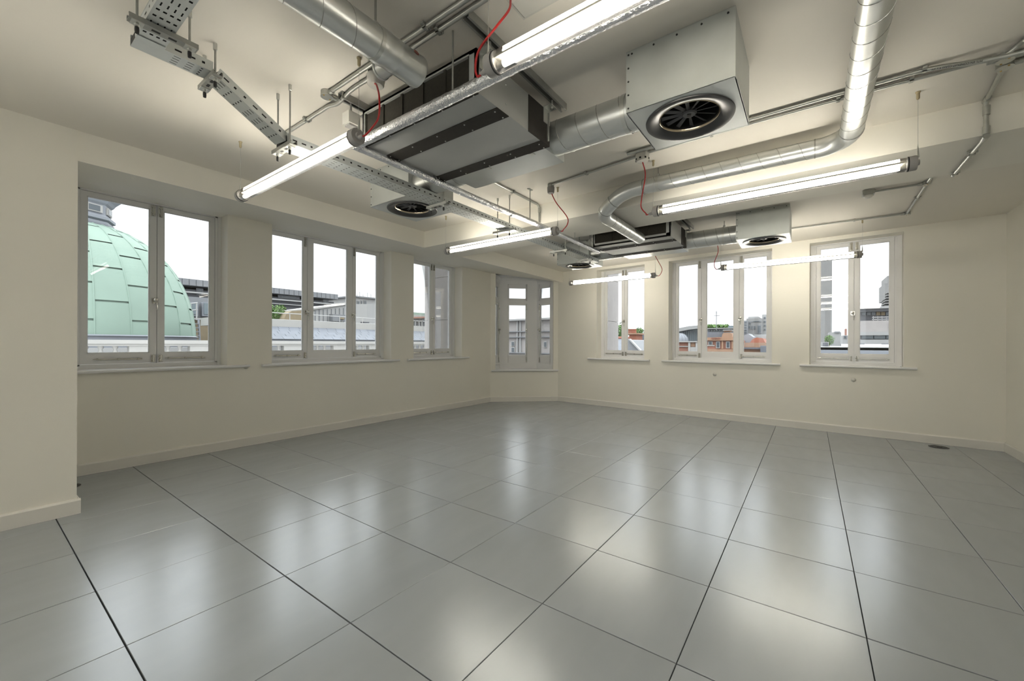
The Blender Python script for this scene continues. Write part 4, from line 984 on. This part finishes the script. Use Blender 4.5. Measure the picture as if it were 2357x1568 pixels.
for py in (727, 741): part(MB().cyl((xs0, YS + 1.6, onY(750, py, YS + 1.6).z), (xs1 + 1, YS + 1.6, onY(750, py, YS + 1.6).z), .016, 6), 'guard_rail', 'rail', t)
for px in (600, 667, 729, 782, 834): part(MB().cyl((onY(px, 740, YS + 1.6).x, YS + 1.6, z1 + .2), (onY(px, 740, YS + 1.6).x, YS + 1.6, onY(750, 725, YS + 1.6).z), .016, 6), 'guard_post', 'rail', t)
# pale roofs and blocks beyond it
t = thing('pale_plant_room', (onY(770, 720, 21).x, 21, 0), 'pale panelled plant room with a sloping top, behind the slate roof', 'building')
q = [onY(718, 745, 21), onY(880, 748, 21), onY(880, 700, 21), onY(800, 700, 21), onY(725, 712, 21)]
b = MB(); b.extr([(p.x, 21, p.z) for p in q], (0, 5, 0)); part(b, 'wall', 'render', t)
b = MB(); b.extr([(onY(720, 713, 21).x, 20.9, onY(720, 713, 21).z), (onY(800, 701, 21).x, 20.9, onY(800, 701, 21).z), (onY(800, 698, 21).x, 20.9, onY(800, 698, 21).z), (onY(720, 709, 21).x, 20.9, onY(720, 709, 21).z)], (0, 5.2, 0)); part(b, 'sloping_roof', 'stone', t)
for k in range(8): part(bY(726 + 9.3 * k, 727 + 9.3 * k, 714 - k * .7, 744, 20.95, .06), 'panel_joint', 'mid_clad', t)
part(bY(766, 795, 724, 740, 20.6, .4), 'vent_housing', 'mid_clad', t); part(bY(784, 793, 731, 735, 20.5, .1), 'warning_plate', 'brick_y', t); part(bY(838, 850, 741, 743.5, 20.5, .4), 'louvre', 'dark_clad', t)
part(bY(560, 900, 744, 860, 20.4, 7), 'lower_roof', 'render', t)
t = thing('white_office', (onY(845, 700, 60).x, 60, 0), 'pale office block with dark windows, through the right pane of the three-pane window', 'building')
part(bY(812, 905, 688, 860, 60, 10), 'wall', 'render', t); part(bY(810, 907, 685, 688, 59.6, 10.5), 'roof_edge', 'mid_clad', t)
winsY(t, [(822, 828, 693, 702), (831, 834, 692, 704), (837, 844, 691, 707)], 60, 'mid_clad')
for px, h_ in ((822, 676), (828, 672), (836, 678), (846, 674), (854, 677)): part(MB().cyl(onY(px, 686, 60.5), onY(px, h_, 60.5), .05, 5), 'aerial', 'mid_clad', t)
t = thing('sandstone_gable', (onY(675, 725, 19).x, 19, 0), 'buff stone gable wall with a ragged edge, behind the slate roof', 'building')
q = [(652, 748), (700, 748), (700, 714), (672, 716), (660, 722), (655, 732)]
b = MB(); b.extr([(onY(a, c, 19).x, 19, onY(a, c, 19).z) for a, c in q], (0, 1.5, 0)); part(b, 'wall', 'brick_y', t); part(bY(640, 712, 742, 860, 18.9, 2), 'lower_wall', 'render', t)
def tree(p, rad, label, seed, squash=.8):
    t = thing('tree', (p.x, p.y, p.z - rad), label, 'tree'); q = random.Random(seed); b = MB()
    for k in range(900):
        d = Vector((q.gauss(0, 1), q.gauss(0, 1), q.gauss(0, 1))).normalized(); r_ = rad * (.55 + .45 * q.random()) * (1 + .22 * math.sin(5 * d.x + seed) * math.cos(4 * d.z + 2 * d.y))
        c = p + Vector((d.x * r_, d.y * r_, d.z * r_ * squash)); n = (d + Vector((q.gauss(0, .5), q.gauss(0, .5), q.gauss(0, .5)))).normalized(); u = n.orthogonal().normalized(); w_ = n.cross(u); s_ = rad * .11
        b.add([c + u * s_, c + w_ * s_ * .6, c - u * s_, c - w_ * s_ * .6], [(0, 1, 2, 3)])
    o = b.build('foliage', 'leaf', t); o['kind'] = 'stuff'
    part(MB().tube([(p.x, p.y, p.z - rad * 3), (p.x, p.y, p.z)], [rad * .1, rad * .05], 8), 'trunk', 'brick_y', t)
pt_ = onY(634, 722, 20.0); tree(pt_, .62, 'bright green tree at the left edge of the three-pane window', 2)
# narrow view through the third window
t = thing('balcony_house', (onY(970, 735, 40).x, 40, 0), 'low house with white balcony rails and a teal roof, through the third left window', 'building')
part(bY(930, 1000, 733, 860, 40, 8), 'wall', 'mid_clad', t)
b = MB(); b.extr([(onY(a, c, 40).x, 39.5, onY(a, c, 40).z) for a, c in ((930, 734), (1000, 732), (1000, 728), (930, 731))], (0, 9, 0)); part(b, 'cornice', 'brick_r', t)
part(bY(930, 1000, 720, 727, 41, 6), 'teal_roof', 'copper', t); part(bY(930, 1000, 726, 731, 40.6, 6), 'white_band', 'render', t)
for px in (956, 964.5, 971, 985): part(bY(px, px + 1.2, 737, 759, 39.6, .2), 'balcony_post', 'rail', t)
for py in (738, 752): part(bY(930, 1000, py, py + 2, 39.6, .2), 'balcony_rail', 'rail', t)
for px in (958.5, 966, 973, 976.5, 980): part(bY(px, px + 2.2, 745, 751, 39.7, .2), 'dark_opening', 'dark_clad', t)

# ---- through the right windows
X1 = 24.0
t = thing('slate_gable_house', (X1, 0, 0), 'slate roofed house with a tall red chimney, through the window nearest the bay', 'building')
part(MB().extr([tuple(onX(a, c, X1)) for a, c in ((1395, 815), (1436, 815), (1446, 782), (1452, 784), (1470, 806), (1476, 815), (1500, 815), (1500, 850), (1395, 850))], (3, 0, 0)), 'gable_wall', 'mid_clad', t)
for k in range(7):
    py0, py1 = 778 + 4.6 * k, 778 + 4.6 * (k + 1)
    a = [onX(1400, py0, X1 + 2.5 - .35 * k), onX(1447, py0, X1 + 2.5 - .35 * k), onX(1447, py1, X1 + 2.15 - .35 * k), onX(1400, py1, X1 + 2.15 - .35 * k)]
    part(MB().add([*a, *[p + v(.15, 0, -.03) for p in a]], [(0, 1, 2, 3), (4, 7, 6, 5), (0, 4, 5, 1), (1, 5, 6, 2), (2, 6, 7, 3), (3, 7, 4, 0)]), 'slate_course', 'slate', t)
part(MB().tube([onX(1400, 778, X1 + 2.4), onX(1448, 778, X1 + 2.4)], .09, 8), 'ridge_tiles', 'terracotta', t)
part(MB().extr([tuple(onX(a, c, X1 - .2)) for a, c in ((1446, 781), (1449, 780), (1474, 806), (1470, 806))], (.25, 0, 0)), 'barge_board', 'rail', t)
ch = part(bX(1448, 1465, 768, 812, X1 + 3, 1.2), 'chimney', 'terracotta', t)
part(bX(1445.5, 1469, 767, 770, X1 + 2.85, 1.5), 'chimney_cap', 'brick_o', t)
for k in range(6):
    p = onX(1447.6 + 3.1 * k, 767, X1 + 3.3); q = onX(1447.6 + 3.1 * k, 757.5, X1 + 3.3)
    part(MB().lathe([(.055, p.z), (.06, p.z + .05), (.05, p.z + .1), (.045, q.z - .06), (.058, q.z - .04), (.058, q.z), (.03, q.z)], (p.x, p.y, 0), 'z', 10), 'chimney_pot', 'terracotta', ch, smooth=50)
part(bX(1464, 1500, 769, 850, X1 + 5, 3), 'flat_slate_face', 'slate', t)
p = onX(1421, 766, 60); tree(p, 2.0, 'green tree beyond the slate roof, through the window nearest the bay', 4)
p = onX(1471, 766, 70); tree(p, 1.1, 'small green treetop beside the red chimney', 6)

X2 = 52.0
t = thing('brick_terrace', (X2, -14, 0), 'red brick terrace with white bands, left pane of the right three-pane window', 'building')
part(bX(1545, 1606, 788, 850, X2, 8), 'wall', 'brick_r', t)
part(bX(1545, 1606, 785.5, 788, X2 - .4, 9), 'cornice', 'stone', t)
for a in (1584, 1601): part(bX(a, a + 4.5, 788, 850, X2 - .3, .3), 'pilaster', 'stone', t)
part(bX(1545, 1584, 796.5, 798.5, X2 - .2, .2), 'band', 'stone', t); part(bX(1588, 1601, 799, 850, X2 - .25, .25), 'white_bay', 'stone', t)
part(bX(1589, 1600, 789, 798, X2 - .1, .1), 'brick_panel', 'brick_o', t)
t = thing('lead_dome', tuple(onX(1566, 778, X2 + 3)), 'small grey lead dome behind the red brick terrace', 'dome')
p = onX(1566, 786, X2 + 3); rr = abs(onX(1584, 786, X2 + 3).y - p.y)
part(MB().lathe([(rr * math.cos(k * PI / 20), p.z + rr * 1.05 * math.sin(k * PI / 20)) for k in range(10)] + [(.02, p.z + rr * 1.1)], (p.x, p.y, 0), 'z', 32), 'dome_shell', 'lead', t, smooth=60)
for k in range(12):
    a = 2 * PI * k / 12; part(MB().tube([(p.x + rr * 1.01 * math.cos(q) * math.cos(a), p.y + rr * 1.01 * math.cos(q) * math.sin(a), p.z + rr * 1.06 * math.sin(q)) for q in [j * PI / 18 for j in range(9)]], .05, 5), 'rib', 'lead', t)
part(MB().lathe([(rr * .98, p.z - 4), (rr * .98, p.z)], (p.x, p.y, 0), 'z', 32), 'drum', 'lead', t)
X3 = 95.0
t = thing('curved_glass_hall', (X3, -20, 0), 'large curved glass hall with a pale swept roof, behind the terrace', 'building')
V = []; pts = [(1540, 764), (1565, 761), (1585, 758), (1607, 756), (1630, 757), (1660, 764)]
b = MB(); b.extr([tuple(onX(a, c, X3)) for a, c in [(1540, 792), (1660, 792)] + pts[::-1]], (6, 0, 0)); part(b, 'glass_wall', 'bluglass', t)
b = MB(); b.extr([tuple(onX(a, c, X3 - 1.5)) for a, c in [(1540, 761), (1565, 755), (1585, 751), (1607, 749), (1640, 750)] + [(1640, 757), (1607, 756.5), (1585, 759), (1565, 763), (1540, 767)]], (9, 0, 0)); part(b, 'swept_roof', 'render', t)
for k in range(9): part(bX(1572 + 4.4 * k, 1572.6 + 4.4 * k, 762, 786, X3 - .2, .2), 'mullion', 'mid_clad', t)
t = thing('orange_gabled_house', (X2, -20, 0), 'orange brick house with white windows, middle pane of the right three-pane window', 'building')
part(bX(1612, 1694, 783, 850, X2, 8), 'wall', 'brick_r', t)
b = MB(); b.extr([tuple(onX(a, c, X2)) for a, c in ((1612, 783), (1692, 783), (1692, 777), (1686, 776), (1684, 768), (1680, 766), (1666, 766), (1663, 769), (1661, 776), (1640, 777), (1612, 777))], (6, 0, 0)); part(b, 'gable', 'brick_o', t)
b = MB(); b.extr([tuple(onX(a, c, X2 + 1)) for a, c in ((1612, 778), (1663, 778), (1667, 765), (1612, 764))], (4, 0, 0)); part(b, 'slate_roof', 'slate', t)
part(bX(1612, 1694, 782, 784, X2 - .35, .35), 'string_course', 'brick_o', t)
for k in range(9): part(bX(1637 + 2.4 * k, 1638.3 + 2.4 * k, 777.5, 781, X2 - .15, .15), 'corbel', 'brick_r', t)
winsX(t, [(1630, 1640, 786, 794), (1648, 1657, 786, 802), (1671, 1680, 786, 802)], X2)
for a in (1661, 1684): part(bX(a, a + 3.5, 784, 803, X2 - .2, .2), 'pilaster', 'brick_o', t)
part(bX(1626, 1645, 794.5, 797, X2 - .1, .1), 'band', 'stone', t); part(bX(1612, 1694, 804, 850, X2 - .6, .6), 'lower_band', 'brick_o', t)
part(bX(1666, 1681, 761, 764, X2 + .3, 1.2), 'chimney_block', 'brick_o', t); part(bX(1664, 1683, 759, 761, X2 + .1, 1.6), 'chimney_cap', 'render', t)
t = thing('long_grey_block', (80, -30, 0), 'long grey block with a green roof garden, beyond the orange house', 'building')
part(bX(1612, 1700, 756, 800, 80, 8), 'wall', 'mid_clad', t); part(bX(1612, 1700, 755, 757, 79.5, 9), 'roof_edge', 'render', t)
for k in range(8): part(bX(1630 + 6.2 * k, 1634 + 6.2 * k, 759, 763, 79.8, .2), 'window', 'dkglass', t)
gb = MB(); q = random.Random(9)
for k in range(500):
    p = onX(q.uniform(1628, 1676), q.uniform(749.5, 756), 83 + q.random() * 3); s_ = .35
    u = Vector((q.gauss(0, 1), q.gauss(0, 1), q.gauss(0, 1))).normalized(); w_ = u.orthogonal().normalized(); gb.add([p + u * s_, p + w_ * s_, p - u * s_, p - w_ * s_], [(0, 1, 2, 3)])
o = gb.build('roof_garden', 'leaf', t); o['kind'] = 'stuff'
part(bX(1676, 1690, 750, 757, 82, 4), 'teal_roof_box', 'bluglass', t)
t = thing('radio_mast', tuple(onX(1649, 756, 78)), 'thin radio mast against the sky in the middle pane', 'mast')
part(MB().cyl(onX(1649, 760, 78), onX(1649, 716, 78), .06, 6), 'pole', 'mid_clad', t)
part(MB().cyl(onX(1643, 727, 78), onX(1657, 726, 78), .05, 6), 'cross_arm', 'mid_clad', t); part(MB().cyl(onX(1646, 720, 78), onX(1652, 720, 78), .04, 6), 'aerial', 'mid_clad', t)
t = thing('concrete_office', (88, -45, 0), 'grey concrete offices of stepped blocks, right pane of the right three-pane window', 'building')
part(bX(1718, 1753, 733, 775, 88, 8), 'wall', 'concrete', t); part(bX(1722, 1745, 729, 734, 89, 5), 'penthouse', 'render', t); part(bX(1754, 1768, 724, 790, 90, 8), 'stair_tower', 'render', t); part(bX(1709, 1720, 738, 790, 86, 6), 'side_wing', 'mid_clad', t)
winsX(t, [(1724, 1728, 741, 746), (1729, 1753, 739, 741), (1722, 1727, 750, 757), (1729, 1733, 750, 758), (1735, 1739, 750, 758), (1743, 1752, 748, 768)], 88, 'mid_clad')
for k in range(5): part(bX(1711, 1718, 741 + 6 * k, 743.5 + 6 * k, 85.9, .1), 'window', 'dkglass', t)
for k in range(4): part(bX(1758, 1762, 730 + 9 * k, 734 + 9 * k, 89.9, .1), 'window', 'dkglass', t)
t = thing('low_roofs', (56, -26, 0), 'cluster of low brick roofs beneath the concrete offices', 'building')
part(bX(1706, 1775, 789, 850, 56, 5), 'wall', 'brick_o', t); part(bX(1706, 1775, 800, 804, 55.7, .3), 'band', 'slate', t)
b = MB(); b.extr([tuple(onX(a, c, 58)) for a, c in ((1725, 790), (1762, 790), (1756, 779), (1742, 777), (1733, 780))], (4, 0, 0)); part(b, 'tiled_roof', 'terracotta', t)
b = MB(); b.extr([tuple(onX(a, c, 60)) for a, c in ((1700, 790), (1735, 790), (1733, 776), (1722, 768), (1706, 776))], (4, 0, 0)); part(b, 'lead_roof', 'lead', t)
part(bX(1736, 1770, 770, 778, 64, 6), 'roof_plant', 'render', t); part(bX(1752, 1776, 774, 790, 62, 6), 'white_gable', 'render', t); part(bX(1750, 1776, 796, 850, 54, 2), 'slate_strip', 'slate', t)

XT = 300.0
t = thing('gridded_tower', (XT, -190, 0), 'tall pale gridded tower block, left pane of the last window', 'building')
a, c = onX(1872, 595, XT), onX(1913, 800, XT)
part(bX(1872, 1912.5, 594, 860, XT, 18), 'wall', 'bluglass', t)
NF = 31; zt0, zt1 = onX(1893, 594, XT).z, onX(1893, 800, XT).z
for k in range(NF + 1):
    z = zt0 + (zt1 - zt0) * k / NF; part(MB().box((XT - .6, c.y - .3, z - .55), (XT, a.y, z + .55)), 'floor_band', 'concrete', t)
for k in range(15):
    y = a.y + (c.y - a.y) * k / 14; part(MB().box((XT - .9, y - .3, zt1), (XT, y + .3, zt0)), 'fin', 'concrete', t)
t = thing('pale_side_block', (120, -70, 0), 'plain pale block at the foot of the tower', 'building')
part(bX(1909, 1936, 765, 860, 120, 10), 'wall', 'render', t); part(bX(1921, 1934, 763, 766, 119.6, 10), 'roof_edge', 'mid_clad', t)
part(bX(1939, 1990, 772, 792, 110, 8), 'annexe', 'render', t); winsX(t, [(1942, 1949, 773, 780)], 110, 'mid_clad'); part(bX(1946, 1949, 757, 772, 111, 3), 'flue', 'brick_r', t)
t = thing('banded_office', (70, -44, 0), 'beige office with long bands of windows, right pane of the last window', 'building')
part(bX(1975, 2066, 738, 764, 70, 14), 'wall', 'stone2', t); part(bX(1975, 2066, 764, 772, 69.3, 15), 'white_band', 'render', t); part(bX(1975, 2066, 771, 782, 70.2, 12), 'lower_wall', 'mid_clad', t)
part(bX(1975, 2066, 782, 792, 69, 14), 'lower_band', 'render', t); part(bX(1975, 2066, 709, 717, 73, 14), 'roof_band', 'mid_clad', t); part(bX(1975, 2066, 706, 710, 72, 16), 'roof_edge', 'render', t); part(bX(1975, 2066, 716, 740, 74, 12), 'set_back_storey', 'dark_clad', t)
for k in range(7): part(bX(1984 + 11 * k, 1993.5 + 11 * k, 718, 726, 73.8, .2), 'window', 'brick_y' if k in (3, 4) else 'dkglass', t)
for k in range(3): part(bX(1984 + 28 * k, 2010 + 28 * k, 772.5, 780, 70.0, .2), 'long_window', 'bluglass', t)
for py in (729, 734): part(bX(2008, 2066, py, py + 1.6, 71, .3), 'terrace_rail', 'rail', t)
for k in range(5): part(bX(2010 + 10 * k, 2011.2 + 10 * k, 728, 738, 71, .3), 'terrace_post', 'rail', t)
part(bX(2046, 2050, 743, 759, 69.9, .1), 'tall_window', 'dkglass', t)
t = thing('stepped_tower', (150, -110, 0), 'stepped concrete tower with balconies at the edge of the last window', 'building')
part(bX(2037, 2052, 652, 690, 150, 12), 'upper_shaft', 'concrete', t); part(bX(2043, 2075, 634, 720, 152, 12), 'core', 'concrete', t); part(bX(2048, 2075, 690, 720, 149, 12), 'lower_shaft', 'mid_clad', t)
for k in range(6): part(bX(2042 - 1.2 * k, 2060, 672 + 6.2 * k, 674.2 + 6.2 * k, 147, 8), 'balcony', 'concrete', t)
t = thing('flat_roof', (34, -22, 0), 'pale flat roof below the last window with an upstand', 'roof')
part(bX(1860, 2080, 799, 850, 34, 6), 'roof_face', 'render', t); a0, a1 = onX(1860, 799, 34), onX(2080, 799, 34)
part(MB().box((34, a1.y, a0.z - .3), (64, a0.y, a0.z - .02)), 'roof_deck', 'render', t); part(bX(1860, 2080, 806.5, 850, 33.6, .4), 'dark_upstand', 'lead', t)
for a in (1890, 1960, 2030): part(bX(a, a + 30, 790.5, 793, 62, .5), 'roof_kerb', 'mid_clad', t)
t = thing('roof_air_unit', tuple(onX(1899, 792, 46)), 'white air conditioning unit on the flat roof', 'air conditioner')
part(bX(1889, 1908, 787.5, 798, 46, 1.2), 'cabinet', 'render', t); part(bX(1894, 1906, 789, 797, 45.9, .1), 'grille', 'dark_clad', t)
p = onX(1909, 783, 50); tree(p, .42, 'small green shrub on the flat roof beside the white unit', 8, 1.3)

# pink fronted house straight through the bay
X5 = 34.0
t = thing('pink_fronted_house', tuple(onX(1215, 780, X5)), 'pinkish stone house front with string courses, straight through the corner bay', 'building')
part(bX(1150, 1290, 737, 860, X5, 8), 'wall', 'stone2', t); part(bX(1150, 1290, 733, 737, X5 - .5, 9), 'cornice', 'render', t)
for py in (762, 775, 812): part(bX(1150, 1290, py, py + 2, X5 - .3, .3), 'string_course', 'mid_clad', t)
for px in (1189, 1196): part(bX(px, px + 2, 738, 812, X5 - .2, .2), 'pilaster', 'render', t)
winsX(t, [(1176, 1184, 786, 797), (1176, 1184, 799, 812), (1251, 1258, 786, 800)], X5)

# fixings too small to pick apart stay joined
for o in COL.objects:
    if o.type == 'MESH' and o.name.split('.')[0] in ('elbow_fitting', 'cap_screw', 'screw', 'slot', 'vent_slot', 'bend_bead', 'tape_band', 'hanger_rod', 'clip', 'lid_screw', 'nut', 'bracket', 'coping', 'slate_gable', 'glass_wall'):
        o['kind'] = 'stuff'
dg = bpy.context.evaluated_depsgraph_get()
me = bpy.data.meshes.new_from_object(to.evaluated_get(dg)); me.materials.clear(); me.materials.append(M['ink'])
mo = bpy.data.objects.new('lettering_mark', me); COL.objects.link(mo); mo.parent = ub; mo.matrix_parent_inverse = to.matrix_parent_inverse; mo.matrix_basis = to.matrix_basis
bpy.data.objects.remove(to)
